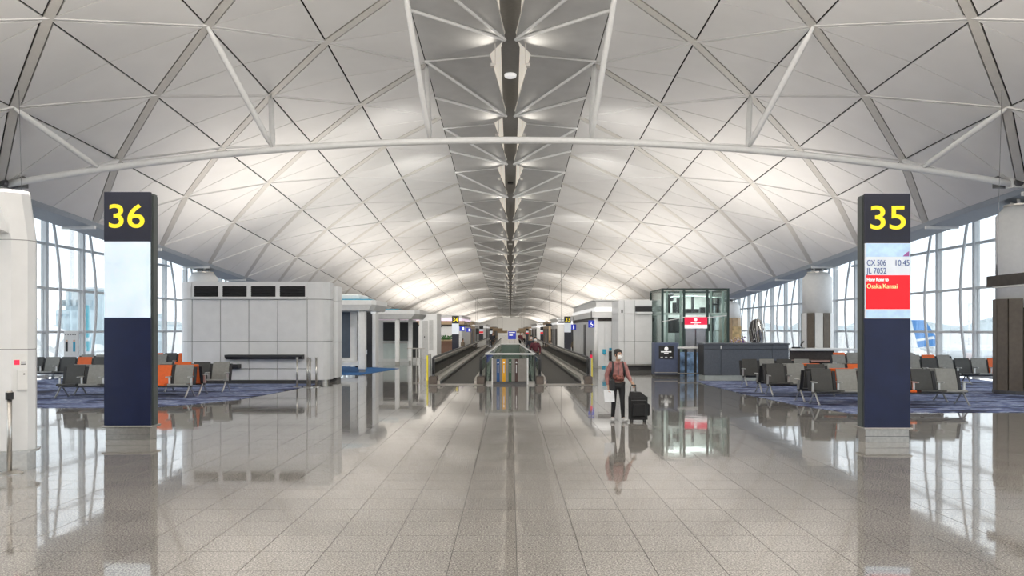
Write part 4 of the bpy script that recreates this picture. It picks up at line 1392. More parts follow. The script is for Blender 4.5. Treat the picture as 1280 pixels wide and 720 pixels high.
hp = solo('handset', MB().bbox(X(990, Yv), X(1000, Yv), Yv - .1, Yv + .1, Z(435.4, Yv), Z(433.6, Yv), .02), M['black'], 'low black telephone on the white topped counter', 'telephone')

# silver sculpture: a shaggy bundle of bright ribbons over a dark core
Yz = 45.0
scu = thing('sculpture', 'tall shaggy silver ribbon sculpture behind the slate counter', 'sculpture', (X(945.5, Yz), Yz, 0))
part('pedestal', MB().lathe([(.4, 0.0), (.4, 1.1), (.36, 1.15)], X(945.5, Yz), Yz, 16), M['white'], scu, True)
SILV = mat('silver_foil', (0.75, 0.74, 0.71), 0.18, metal=0.95, var=0.2, scale=12)
xc, yc = X(946, Yz), Yz
part('core', MB().lathe([(.2, 1.15), (.3, 1.6), (.32, 2.1), (.22, 2.45), (.05, 2.55)], xc - .1, yc, 12), M['greydark'], scu, True)
rb = MB()
for i in range(90):
    a = random.uniform(0, 2 * math.pi)
    r = random.uniform(.28, .46)
    zt3 = random.uniform(2.4, 2.62)
    zb3 = random.uniform(1.2, 1.7)
    path = [(xc + .05 * math.cos(a), yc + .05 * math.sin(a), zt3), (xc + r * .7 * math.cos(a), yc + r * .7 * math.sin(a), zt3 - .12),
            (xc + r * math.cos(a + .1), yc + r * math.sin(a + .1), (zt3 + zb3) / 2), (xc + r * .9 * math.cos(a + .3), yc + r * .9 * math.sin(a + .3), zb3)]
    rb.tube(path, .022, 3)
part('ribbons', rb, SILV, scu, kind='stuff')
Yz = 56.5
po = thing('poster_stand', 'golden poster panel in front of the third right column', 'poster', (X(920, Yz), Yz, 0))
part('panel', MB().box(X(915.5, Yz), X(926.5, Yz), Yz, Yz + .06, .9, Z(408, Yz)), mat('golden_poster', (0.62, 0.45, 0.22), 0.5, var=0.5, scale=2.5), po)
part('leg', MB().box(X(917, Yz), X(917.5, Yz), Yz + .01, Yz + .05, 0.0, .9), M['steel'], po)
part('leg', MB().box(X(925, Yz), X(925.5, Yz), Yz + .01, Yz + .05, 0.0, .9), M['steel'], po)
Yz = 44.0
fl = thing('flower_display', 'purple and white flower display behind the slate counter', 'flowers', (X(924, Yz), Yz, 0))
part('pot', MB().lathe([(.25, 0.0), (.35, .9), (.33, .95)], X(924, Yz), Yz, 14), M['white'], fl, True)
for nm, colr in (('white_blooms', (0.8, 0.75, 0.75)), ('purple_blooms', (0.35, 0.2, 0.5)), ('yellow_blooms', (0.75, 0.55, 0.1))):
    mb = MB()
    for i in range(45):
        x, y, z = X(924, Yz) + random.gauss(0, .22), Yz + random.gauss(0, .15), 1.1 + abs(random.gauss(0, .22))
        q = [Vector((random.uniform(-1, 1), random.uniform(-1, 1), random.uniform(-1, 1))).normalized() * .08 for _ in range(4)]
        mb.add([Vector((x, y, z)) + p for p in q], [(0, 1, 2), (0, 2, 3), (0, 3, 1), (1, 3, 2)])
    part(nm, mb, mat('petals_' + nm, colr, 0.7), fl, kind='stuff')
# ------------------------------------------------------------------ moving walkways
BAL_GLASS = glass_mat('smoky_balustrade_glass', (0.82, 0.86, 0.83), 0.10)


def walkway(xo, xi, label):
    """outer and inner balustrade centre lines"""
    y0, y1 = 29.0, 92.0
    t = thing('moving_walkway', label, 'walkway', ((xo + xi) / 2, y0, 0))
    a, b = min(xo, xi), max(xo, xi)
    part('tread', MB().box(a + .26, b - .26, y0 + .5, y1, .0, .012), M['tread'], t)
    part('landing_plate', MB().box(a - .1, b + .1, y0 - .55, y0 + .5, .0, .014), mat('ribbed_landing_plate', (0.48, 0.45, 0.40), 0.3, metal=0.2), t)
    part('comb', MB().box(a + .3, b - .3, y0 + .44, y0 + .52, .012, .03), M['darksteel'], t)
    part('threshold', MB().box(a - .25, b + .25, y0 - .63, y0 - .55, .0, .012), M['darksteel'], t)
    for x, nm, sgn in ((xo, 'outer', 1 if xi > xo else -1), (xi, 'inner', -1 if xi > xo else 1)):
        part('deck', MB().xprism([(y0 + .2, 0.0), (y1, 0.0), (y1, .22), (y0 + .9, .22), (y0 + .2, .12)], x - .14 - (.1 if sgn < 0 else 0), x + .14 + (.1 if sgn > 0 else 0)), mat('pale_walkway_deck', (0.66, 0.62, 0.56), 0.4), t, label='brushed steel %s deck' % nm)
        part('skirt', MB().box(x + sgn * .24 - .05 * (sgn < 0), x + sgn * .24 + .05 * (sgn > 0), y0 + .4, y1, .0, .12), M['darksteel'], t)
        for k in range(18):
            ya = y0 + .7 + k * 3.5
            part('glass_panel', MB().box(x - .008, x + .008, ya, ya + 3.46, .22, .95), BAL_GLASS, t)
        path = [(x, y1, .98), (x, y0 + .45, .98)]
        for q in range(1, 8):
            an = math.pi * q / 7
            path.append((x, y0 + .45 - .34 * math.sin(an), .64 + .34 * math.cos(an)))
        path += [(x, y0 + .6, .30)]
        part('handrail', MB().tube(path, .042, 8), M['rubber'], t, True)
        part('handrail_trim', MB().box(x - .04, x + .04, y0 + .55, y1, .90, .945), MATS['pale_walkway_deck'], t)
        part('newel', MB().bbox(x - .15, x + .15, y0 + .1, y0 + .62, 0.0, .30, .03), mat('bronze_newel', (0.16, 0.13, 0.11), 0.4, metal=0.4), t)
        part('newel_post', MB().box(x - .05, x + .05, y0 + .2, y0 + .3, .28, .95), M['darksteel'], t)
    return t


walkway(-2.82, -1.08, 'moving walkway left of the striped panel')
walkway(2.84, 1.07, 'moving walkway right of the striped panel')

# central void with glass guard, striped wayfinding panel
gd = thing('glass_guard', 'green glass guard with pale rails around the stairwell between the walkways', 'guard', (0, 40, 0))
n0, n1 = 29.5, 50.0
for a, b in zip((-.88, -.44, 0, .44), (-.46, -.02, .42, .88)):
    part('glass_panel', MB().box(a, b, n0 - .008, n0 + .008, .1, 1.06), GREEN_GLASS, gd)
part('top_rail', MB().tube([(-.93, n0, 1.1), (.89, n0, 1.1)], .035, 8), M['white'], gd)
for sd in (-1, 1):
    for k in range(7):
        ta, tb = k / 7, (k + .96) / 7
        xa, xb = sd * (.88 - .33 * ta), sd * (.88 - .33 * tb)
        ya, yb = n0 + (n1 - n0) * ta, n0 + (n1 - n0) * tb
        part('glass_panel', MB().add([(xa - .008, ya, .1), (xb - .008, yb, .1), (xb - .008, yb, 1.06), (xa - .008, ya, 1.06), (xa + .008, ya, .1), (xb + .008, yb, .1), (xb + .008, yb, 1.06), (xa + .008, ya, 1.06)],
                                     [(0, 3, 2, 1), (4, 5, 6, 7), (0, 1, 5, 4), (1, 2, 6, 5), (2, 3, 7, 6), (3, 0, 4, 7)]), GREEN_GLASS, gd)
    part('side_rail', MB().tube([(sd * .9, n0, 1.1), (sd * .57, n1, 1.1)], .035, 8), M['white'], gd)
    part('corner_post', MB().tube([(sd * .9, n0, 0), (sd * .9, n0, 1.1)], .03, 8), M['darksteel'], gd)
    part('lean_post', MB().tube([(sd * .78, n0 + .25, 0), (sd * .66, n0 + .3, .98)], .03, 6), M['darksteel'], gd)
part('end_rail', MB().tube([(-.58, n1, 1.1), (.58, n1, 1.1)], .035, 8), M['white'], gd)
part('end_wall', MB().box(-.56, .56, n1, n1 + .06, .0, 1.05), mat('dark_green_wall', (0.11, 0.16, 0.13), 0.35), gd)
part('kerb', MB().box(-.9, .9, n0 - .05, n0 + .05, 0.0, .1), M['steel'], gd)

sp = thing('striped_panel', 'grey panel with blue, yellow, green and brown vertical stripes', 'wayfinding panel', (0, 29.25, 0))
Yq = 29.2
part('panel', MB().bbox(X(615.5, Yq), X(660, Yq), Yq, Yq + .12, .1, Z(448.5, Yq), .015), mat('warm_grey_panel', (0.27, 0.25, 0.23), 0.45), sp)
part('foot', MB().box(X(616, Yq), X(659, Yq), Yq + .02, Yq + .1, 0.0, .1), M['darksteel'], sp)
for a, b, c, nm in ((620.6, 624.6, (0.02, 0.09, 0.26), 'blue'), (627.8, 632, (0.85, 0.42, 0.015), 'yellow'), (635.6, 639.4, (0.025, 0.085, 0.035), 'green'), (643.6, 647.4, (0.07, 0.035, 0.03), 'brown')):
    stp = part('stripe', MB().box(X(a, Yq), X(b, Yq), Yq - .008, Yq, .1, Z(448.9, Yq)), mat('stripe_' + nm, c, 0.4), sp, label=nm + ' stripe')
    part('arrow_mark', MB().add([(X(a + .9, Yq), Yq - .012, Z(454, Yq)), (X(b - .9, Yq), Yq - .012, Z(454, Yq)), (X((a + b) / 2, Yq), Yq - .012, Z(451.6, Yq))], [(0, 1, 2)]), WHTEXT, stp)
    part('stripe_lettering', MB().box(X((a + b) / 2 - .5, Yq), X((a + b) / 2 + .5, Yq), Yq - .011, Yq - .008, Z(466, Yq), Z(456, Yq)), M['cladding'], stp)
part('edge_post', MB().box(X(658.5, Yq), X(660.5, Yq), Yq - .05, Yq + .15, 0.0, Z(448, Yq)), M['white'], sp)
part('edge_post', MB().box(X(614.6, Yq), X(616, Yq), Yq - .05, Yq + .15, 0.0, Z(448, Yq)), M['white'], sp)

bb = thing('blue_board', 'blue information board at the far end between the walkways', 'sign', (X(640, 95), 95, 0))
part('panel', MB().box(X(635, 95), X(645, 95), 95, 95.1, Z(424, 95), Z(414, 95)), M['signblue'], bb)
part('panel_text', MB().box(X(636, 95), X(643.5, 95), 94.97, 95, Z(416.2, 95), Z(415.2, 95)).box(X(636.5, 95), X(641, 95), 94.97, 95, Z(419.6, 95), Z(418.2, 95)), WHTEXT, bb)
part('post', MB().box(X(636, 95), X(636.6, 95), 95.02, 95.08, 0, Z(424, 95)).box(X(643.4, 95), X(644, 95), 95.02, 95.08, 0, Z(424, 95)), M['steel'], bb)

sgp = thing('signal_post', 'slim post with a red signal and yellow edge at the right walkway', 'post', (X(739.5, 30.4), 30.4, 0))
part('post', MB().bbox(X(737.2, 30.4), X(739.4, 30.4), 30.4, 30.5, 0.0, 1.02, .01), M['steel'], sgp)
part('yellow_edge', MB().box(X(739.6, 30.4), X(740.6, 30.4), 30.41, 30.48, 0.0, .9), M['yellow'], sgp)
part('red_signal', MB().bbox(X(737.4, 30.4), X(740.4, 30.4), 30.36, 30.46, .92, 1.04, .01), M['red'], sgp)
part('head', MB().bbox(X(737.4, 30.4), X(740.0, 30.4), 30.38, 30.48, 1.04, 1.2, .01), M['darksteel'], sgp)

# ------------------------------------------------------------------ far hall: rows of shops and kiosks on both sides
fx = [(-1, 585.5, 98, 116, 3.0, 'wood', 'far left pale shop block beyond the blue signs'), (-1, 594, 122, 140, 3.0, 'white', 'far left white block behind the small red pillar'),
      (-1, 607, 150, 178, 2.9, 'cladding', 'far left grey block near the end of the hall'), (-1, 618, 190, 240, 2.6, 'wood', 'farthest left block at the end of the hall'),
      (1, 697, 84, 98, 3.1, 'white', 'far right white block behind the pillar numbered 33'), (1, 686, 104, 122, 3.0, 'wood', 'far right warm toned shop block'),
      (1, 671, 130, 160, 2.9, 'white', 'far right white block near the end of the hall'), (1, 660, 180, 240, 2.6, 'wood', 'farthest right block at the end of the hall')]
for i, (sd, px, ya, yb, zt4, m_, lab) in enumerate(fx):
    t = thing('shop_block', lab, 'shop', (X(px, ya) + sd * 4, ya, 0))
    xw = X(px, ya)
    a, b = (xw - 6, xw) if sd < 0 else (xw, xw + 6)
    part('walls', MB().box(a, b, ya, yb, 0, zt4), M[m_], t)
    part('roof', MB().box(a - .15, b + .15, ya - .15, yb, zt4, zt4 + .12), M['white'], t)
    part('fascia_light', MB().box(a - .08, b + .08, ya - .1, yb - .1, zt4 - .55, zt4 - .35), M['whiteglow'], t)
    hx = xw
    for k in range(3):
        ys_ = ya + (yb - ya) * (k + .2) / 3
        part('shopfront', MB().box(hx - .05, hx + .05, ys_, ys_ + (yb - ya) * .2, .2, 2.1), M[('greydark', 'counter', 'darkbrown')[k]], t)
    part('shopfront', MB().box(a + 2.4 if sd < 0 else a + .7, a + 5.5 if sd < 0 else a + 3.6, ya - .06, ya, .2, 2.1), M[('greydark', 'cladding')[i % 2]], t)
for i, (px, Ys, w, h, zc_, m_, lab) in enumerate(((687, 94.5, .9, .3, 2.55, 'black', 'small black hanging sign over the far right shop'), (701.5, 78, .55, .17, 2.72, 'black', 'narrow dark hanging sign left of the pillar numbered 33'),
                                               (628, 160, 2.0, .45, 1.55, 'wood', 'far tan sign left of the blue board'), (652, 160, 2.0, .45, 1.55, 'wood', 'far tan sign right of the blue board'),
                                               (596.5, 118, .5, .9, 1.75, 'black', 'dark sign beside the small red pillar on the left'), (594.5, 120.5, 2.0, .16, 2.5, 'darksteel', 'thin dark hanging bar sign at the far left'),
                                               (622, 188, 2.4, .6, 2.0, 'wood', 'brown far sign left of centre'), (655, 178, 2.4, .6, 2.0, 'wood', 'brown far sign right of centre'))):
    t = thing('far_sign', lab, 'sign', (X(px, Ys), Ys, zc_ - h / 2))
    part('panel', MB().box(X(px, Ys) - w / 2, X(px, Ys) + w / 2, Ys, Ys + .1, zc_ - h / 2, zc_ + h / 2), M[m_], t)
    part('hanger', MB().box(X(px, Ys) - .012, X(px, Ys) + .012, Ys + .02, Ys + .045, zc_ + h / 2, zroof(X(px, Ys), Ys) + .02), M['darksteel'], t)

# ------------------------------------------------------------------ outside: apron, hills, terminal, planes
ground = struct('floor_outside', MB().add([(-3000, -500, -5), (3000, -500, -5), (3000, 4000, -5), (-3000, 4000, -5)], [(0, 1, 2, 3)]), M['apron'], 'pale concrete airport apron outside the windows')
for sd in (-1, 1):
    hb = MB()
    n_ = 60
    for i in range(n_ + 1):
        yy = -200 + 4000 * i / n_
        hh = 14 + 22 * abs(math.sin(i * .37 + sd)) + 10 * math.sin(i * 1.1)
        xx = sd * (1500 - yy * .1)
        hb.v += [(xx, yy, -5), (xx + sd * 60, yy, -5 + max(4, hh)), (xx + sd * 300, yy, -5)]
    for i in range(n_):
        for k in range(2):
            q = (i * 3 + k, i * 3 + k + 1, i * 3 + k + 4, i * 3 + k + 3)
            hb.f.append(q)
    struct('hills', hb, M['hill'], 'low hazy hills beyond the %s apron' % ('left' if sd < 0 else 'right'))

WPL = mat('white_aircraft_skin', (0.72, 0.75, 0.78), 0.4)
BPL = mat('blue_aircraft_tail', (0.06, 0.24, 0.56), 0.4)
TPL = mat('teal_aircraft_tail', (0.10, 0.42, 0.52), 0.4)


def plane(x, y, ang, tailm, label, sc):
    t = thing('airliner', label, 'aeroplane', (x, y, -5), ang)
    def L(mb, nm, m_, sm=False):
        mb.v = [(p[0] * sc, p[1] * sc, p[2] * sc) for p in mb.v]
        return part(nm, mb, m_, t, sm, local=True)
    L(MB().tube([(-16, 0, 4.4), (-13, 0, 4.0), (-8, 0, 3.4), (0, 0, 3.2), (12, 0, 3.2), (17, 0, 3.1), (19.5, 0, 2.8)], [.3, .9, 1.7, 1.95, 1.95, 1.5, .2], 16), 'fuselage', WPL, True)
    fin = MB()
    pr = [(-16.5, 4.6), (-11, 5.0), (-15.0, 11.0), (-18.0, 11.0)]
    fin.v = [(a, -.18, b) for a, b in pr] + [(a, .18, b) for a, b in pr]
    fin.f = [(0, 1, 2, 3), (7, 6, 5, 4), (0, 4, 5, 1), (1, 5, 6, 2), (2, 6, 7, 3), (3, 7, 4, 0)]
    f_ = L(fin, 'tail_fin', tailm)
    sw = MB()
    pr = [(-16.9, 6.0), (-12.6, 6.6), (-13.0, 7.2), (-17.0, 6.5)]
    sw.v = [(a, -.2, b) for a, b in pr] + [(a, .2, b) for a, b in pr]
    sw.f = fin.f
    sw.v = [(p[0] * sc, p[1] * sc, p[2] * sc) for p in sw.v]
    part('tail_stripe', sw, WPL, f_, local=True)
    for s_ in (-1, 1):
        L(MB().add([(-16.5, s_ * .5, 4.6), (-13, s_ * .8, 4.5), (-16.2, s_ * 6, 4.9), (-17.5, s_ * 6, 4.9), (-16.5, s_ * .5, 4.4), (-13, s_ * .8, 4.3), (-16.2, s_ * 6, 4.8), (-17.5, s_ * 6, 4.8)],
                   [(0, 1, 2, 3), (7, 6, 5, 4), (0, 4, 5, 1), (1, 5, 6, 2), (2, 6, 7, 3), (3, 7, 4, 0)]), 'tailplane', WPL)
        L(MB().add([(-3, s_ * 1.5, 2.4), (5, s_ * 1.5, 2.4), (-3, s_ * 17, 3.4), (-5, s_ * 17, 3.4), (-3, s_ * 1.5, 2.0), (5, s_ * 1.5, 2.0), (-3, s_ * 17, 3.3), (-5, s_ * 17, 3.3)],
                   [(0, 1, 2, 3), (7, 6, 5, 4), (0, 4, 5, 1), (1, 5, 6, 2), (2, 6, 7, 3), (3, 7, 4, 0)]), 'wing', WPL)
        L(MB().tube([(-1, s_ * 6, 1.6), (1, s_ * 6, 1.5), (4, s_ * 6, 1.5)], [.6, .95, .85], 12), 'engine', WPL, True)
        L(MB().lathe([(.25, 0), (.25, 1.8)], -1, s_ * 2, 8), 'landing_gear', M['darksteel'])
    L(MB().lathe([(.2, 0), (.2, 1.8)], 13, 0, 8), 'landing_gear', M['darksteel'])
    return t


Yt = 150.0
# tail seen at px 1140-1168: fin foot near (1150, 423)
plane(X(1153, Yt) + 15.5 * .80, Yt, 0, BPL, 'white airliner with a blue tail outside the right windows', .80)
Yt = 105.0
plane(X(110, Yt) - 5.5, Yt + 12, math.radians(115), TPL, 'white airliner with a teal tail outside the left windows', .92)

Yt = 150.0
tb_ = thing('terminal_building', 'pale stepped terminal building outside the left windows', 'building', (X(70, Yt), Yt, -5))
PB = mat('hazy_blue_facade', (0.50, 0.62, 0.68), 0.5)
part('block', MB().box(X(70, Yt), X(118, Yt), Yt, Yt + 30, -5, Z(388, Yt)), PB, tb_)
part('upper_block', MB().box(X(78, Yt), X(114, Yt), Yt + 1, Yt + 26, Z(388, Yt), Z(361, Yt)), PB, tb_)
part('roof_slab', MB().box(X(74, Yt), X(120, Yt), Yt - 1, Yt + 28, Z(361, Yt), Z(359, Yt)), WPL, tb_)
for r in range(3):
    for c_ in range(5):
        x = X(74 + c_ * 8.5, Yt)
        z = Z(412 - r * 15, Yt)
        part('window', MB().box(x, x + .65, Yt - .1, Yt + (1.2 if r > 1 else .2), z, z + 1.1), mat('facade_window', (0.38, 0.48, 0.54), 0.3), tb_)  # window colour has distance haze mixed in
bg = thing('jet_bridge', 'long white jet bridge sloping outside the left windows', 'jet bridge', (X(60, 90), 90, -5))
part('tunnel', MB().tube([(X(38, 95), 95, 2.2), (X(88, 80), 80, 0.2)], 1.5, 4), WPL, bg)
part('pier', MB().box(X(80, 82) - .5, X(80, 82) + .5, 81.5, 82.5, -5, -.5), WPL, bg)
for px, Ym, zt5, lab in ((90, 160, 22, 'tall hazy light mast outside the left windows'), (1211, 230, 9.2, 'slim light mast outside the right windows beyond the blue tail')):
    ms = thing('light_mast', lab, 'mast', (X(px, Ym), Ym, -5))
    w = .55 if px < 640 else .25
    part('pole', MB().lathe([(w, -5), (w * .8, zt5)], X(px, Ym), Ym, 10), M['cladding'], ms)
    part('lamp_head', MB().box(X(px, Ym) - w * 4, X(px, Ym) + w * 4, Ym - .3, Ym + .3, zt5, zt5 + .5), M['cladding'], ms)
# ------------------------------------------------------------------ people
SKIN = mat('skin_tone', (0.50, 0.31, 0.22), 0.5, var=0.05)
HAIR = mat('black_hair', (0.018, 0.014, 0.012), 0.45, var=0.3, scale=60)


def skin_mesh(verts, edges, radii, root=0, sub=2, flat=None):
    me = bpy.data.meshes.new('tmp')
    me.from_pydata(verts, edges, [])
    o = bpy.data.objects.new('tmp', me)
    COL.objects.link(o)
    md = o.modifiers.new('skin', 'SKIN')
    md.use_smooth_shade = True
    for i, r in enumerate(radii):
        sv = me.skin_vertices[0].data[i]
        sv.radius = r if isinstance(r, tuple) else (r, r)
        sv.use_root = (i == root)
    s2 = o.modifiers.new('sub', 'SUBSURF')
    s2.levels = sub
    dg = bpy.context.evaluated_depsgraph_get()
    out = bpy.data.meshes.new_from_object(o.evaluated_get(dg))
    mb = MB()
    mb.add([tuple(v.co) for v in out.vertices], [tuple(p.vertices) for p in out.polygons])
    bpy.data.objects.remove(o)
    bpy.data.meshes.remove(me)
    bpy.data.meshes.remove(out)
    return mb


class Sk:
    def __init__(s):
        s.v, s.e, s.r, s.n = [], [], [], {}

    def p(s, name, co, r, to=None):
        s.n[name] = len(s.v)
        s.v.append(tuple(co))
        s.r.append(r)
        if to:
            s.e.append((s.n[to], s.n[name]))
        return s

    def build(s, root, sub=2):
        return skin_mesh(s.v, s.e, s.r, s.n[root], sub)


def body(J, hand_r=.5, fingers=True):
    """one continuous body from joints; J maps joint names to points"""
    s = Sk()
    s.p('pelvis', J['pelvis'], (.125, .095))
    s.p('waist', J['waist'], (.105, .08), 'pelvis')
    s.p('chest', J['chest'], (.13, .095), 'waist')
    s.p('throat', J['throat'], .06, 'chest')
    s.p('neck', J['neck'], .05, 'throat')
    s.p('jaw', J['jaw'], (.062, .07), 'neck')
    s.p('skull', J['skull'], (.078, .09), 'jaw')
    s.p('crown', J['crown'], (.055, .06), 'skull')
    for q in ('l', 'r'):
        s.p('hip' + q, J['hip' + q], .088, 'pelvis')
        s.p('thigh' + q, Vector(J['hip' + q]).lerp(Vector(J['knee' + q]), .5), .072, 'hip' + q)
        s.p('knee' + q, J['knee' + q], .053, 'thigh' + q)
        s.p('calf' + q, Vector(J['knee' + q]).lerp(Vector(J['ankle' + q]), .35), .052, 'knee' + q)
        s.p('ankle' + q, J['ankle' + q], .034, 'calf' + q)
        s.p('ball' + q, J['ball' + q], .034, 'ankle' + q)
        s.p('shoulder' + q, J['shoulder' + q], .055, 'chest')
        s.p('elbow' + q, J['elbow' + q], .04, 'shoulder' + q)
        s.p('wrist' + q, J['wrist' + q], .026, 'elbow' + q)
        s.p('palm' + q, J['palm' + q], (.032, .02), 'wrist' + q)
        if fingers:
            pv, wv = Vector(J['palm' + q]), Vector(J['wrist' + q])
            d = (pv - wv).normalized()
            curl = Vector(J.get('curl' + q, (0, -1, 0)))
            across = d.cross(curl).normalized()
            for k, ln in enumerate((.058, .068, .064, .05)):
                off = across * (k - 1.5) * .018
                a = pv + d * .03 + off
                b = a + (d * .65 + curl * .75).normalized() * ln * .55
                c = b + (d * .1 + curl).normalized() * ln * .5
                s.p('f%d%s' % (k, q), a, .0095, 'palm' + q)
                s.p('g%d%s' % (k, q), b, .0085, 'f%d%s' % (k, q))
                s.p('h%d%s' % (k, q), c, .007, 'g%d%s' % (k, q))
            tside = -across if q == 'l' else across
            tside = tside * J.get('thumb' + q, 1)
            a = pv - d * .015 + tside * .03
            b = a + (tside * .5 + d + curl * .4).normalized() * .035
            c = b + (d + curl * .9).normalized() * .028
            s.p('ta' + q, a, .011, 'palm' + q)
            s.p('tb' + q, b, .0095, 'ta' + q)
            s.p('tc' + q, c, .008, 'tb' + q)
    return s


def ball(mb, c, r, n=10, m=6):
    vs, fs = [], []
    for i in range(m + 1):
        th = math.pi * i / m
        for k in range(n):
            ph = 2 * math.pi * k / n
            vs.append((c[0] + r[0] * math.sin(th) * math.cos(ph), c[1] + r[1] * math.sin(th) * math.sin(ph), c[2] + r[2] * math.cos(th)))
    for i in range(m):
        for k in range(n):
            fs.append((i * n + k, (i + 1) * n + k, (i + 1) * n + (k + 1) % n, i * n + (k + 1) % n))
    return mb.add(vs, fs)


def garment(J, torso, arms, mname, m, parent, rt=1.0, sub=2, label=None):
    pass


def person(name_label, x, y, J, ori=0.0, top=None, legs=None, shoes=None, hair=HAIR, mask=False, detail=True, scale=1.0, jacket_len=0.0, sleeves='wrist', sub=2, bun=False, base=0.0):
    t = thing('person', name_label, 'person', (x, y, base), ori)
    if scale != 1:
        J = {k: (tuple(c * scale for c in v) if isinstance(v, (tuple, list, Vector)) else v) for k, v in J.items()}
    b = body(J, fingers=detail)
    part('body', b.build('pelvis', sub), SKIN, t, True, local=True)
    # top: torso and sleeves
    s = Sk()
    low = Vector(J['pelvis']) + Vector((0, 0, .04 - jacket_len))
    s.p('w0', low, (.15, .115))
    s.p('w1', J['waist'], (.14, .11), 'w0')
    s.p('c', J['chest'], (.155, .115), 'w1')
    s.p('t', Vector(J['throat']) + Vector((0, 0, -.01)), .068, 'c')
    for q in ('l', 'r'):
        s.p('s' + q, J['shoulder' + q], .07, 'c')
        s.p('u' + q, Vector(J['shoulder' + q]).lerp(Vector(J['elbow' + q]), .5), .06, 's' + q)
        s.p('e' + q, J['elbow' + q], .054, 'u' + q)
        s.p('f' + q, Vector(J['elbow' + q]).lerp(Vector(J['wrist' + q]), .5), .05, 'e' + q)
        s.p('k' + q, Vector(J['elbow' + q]).lerp(Vector(J['wrist' + q]), .93), .040, 'f' + q)
    part('jacket', s.build('w1', sub), top, t, True, local=True)
    s = Sk()
    s.p('p', J['pelvis'], (.132, .103))
    for q in ('l', 'r'):
        s.p('h' + q, J['hip' + q], .093, 'p')
        s.p('t' + q, Vector(J['hip' + q]).lerp(Vector(J['knee' + q]), .5), .073, 'h' + q)
        s.p('k' + q, J['knee' + q], .055, 't' + q)
        s.p('c' + q, Vector(J['knee' + q]).lerp(Vector(J['ankle' + q]), .35), .053, 'k' + q)
        s.p('a' + q, Vector(J['knee' + q]).lerp(Vector(J['ankle' + q]), 1.12), .038, 'c' + q)
    part('leggings', s.build('p', sub), legs, t, True, local=True)
    for q in ('l', 'r'):
        a, f = Vector(J['ankle' + q]), Vector(J['ball' + q])
        d = f - a
        d.z = 0
        d.normalize()
        s = Sk()
        s.p('h', a - d * .035 + Vector((0, 0, -.03 * scale)), (.056, .06))
        s.p('m', a.lerp(f, .5) + Vector((0, 0, -.012)), (.06, .055), 'h')
        s.p('t', f + d * .03, (.056, .042), 'm')
        mb = s.build('h', 1)
        mn = min(v[2] for v in mb.v)
        mb.v = [(v[0], v[1], max(0.0, v[2] - max(0, 0) - (mn if mn > 0 else 0))) for v in mb.v]
        part('shoe', mb, shoes, t, True, local=True)
    sk, jw = Vector(J['skull']), Vector(J['jaw'])
    fw = Vector(J['face'])
    rt_ = fw.cross(Vector((0, 0, 1))).normalized()
    hb = MB()
    ball(hb, sk - fw * .022 + Vector((0, 0, .022)), (.092, .103, .10), 14, 9)
    # trim the cap away from the face
    hb.v = [tuple(Vector(p) if (Vector(p) - sk).dot(fw) < .035 or p[2] > sk.z + .06 else Vector(p) - fw * ((Vector(p) - sk).dot(fw) - .035)) for p in hb.v]
    if bun:
        ball(hb, sk - fw * .09 + Vector((0, 0, .06)), (.055, .055, .055), 10, 6)
    else:
        ball(hb, sk - fw * .05 + Vector((0, 0, -.06)), (.085, .07, .10), 10, 6)
    part('hair', hb, hair, t, True, local=True)
    if mask:
        mk = MB()
        c0 = jw + fw * .045 + Vector((0, 0, .025))
        rows = []
        for zz, bul in ((.045, .028), (.015, .05), (-.02, .048), (-.05, .02)):
            rows.append([c0 + rt_ * u * .068 + fw * (bul * (1 - .75 * abs(u) ** 2) + .006) + Vector((0, 0, zz)) for u in (-1, -.6, -.2, .2, .6, 1)])
        vs = [v for r_ in rows for v in r_]
        n_ = len(vs)
        vs2 = [v - fw * .004 for v in vs]
        fs = [(r_ * 6 + k, r_ * 6 + k + 1, (r_ + 1) * 6 + k + 1, (r_ + 1) * 6 + k) for r_ in range(3) for k in range(5)]
        mk.add(vs + vs2, fs + [tuple(i + n_ for i in f[::-1]) for f in fs])
        part('face_mask', mk, M['white'], t, True, local=True)
    if detail:
        for s_ in (-1, 1):
            e = MB()
            ball(e, sk + fw * .072 + rt_ * s_ * .031 + Vector((0, 0, -.012)), (.012, .012, .007), 8, 5)
            part('eye', e, M['black'], t, True, local=True)
            e = MB()
            ball(e, sk + rt_ * s_ * .082 + Vector((0, 0, -.02)), (.012, .02, .03), 8, 5)
            part('ear', e, SKIN, t, True, local=True)
            e = MB().box(-.018, .018, -.004, .004, -.003, .003)
            q0 = sk + fw * .082 + rt_ * s_ * .031 + Vector((0, 0, .012))
            e.v = [tuple(q0 + rt_ * p[0] + Vector((0, p[1], p[2]))) for p in e.v]
            part('eyebrow', e, HAIR, t, local=True)
        if not mask:
            e = MB()
            ball(e, jw + fw * .078 + Vector((0, 0, .005)), (.02, .008, .006), 8, 5)
            part('mouth', e, mat('lips', (0.4, 0.15, 0.13), 0.5), t, True, local=True)
        e = MB()
        ball(e, sk + fw * .085 + Vector((0, 0, -.035)), (.012, .016, .02), 8, 5)
        part('nose', e, SKIN, t, True, local=True)
    return t


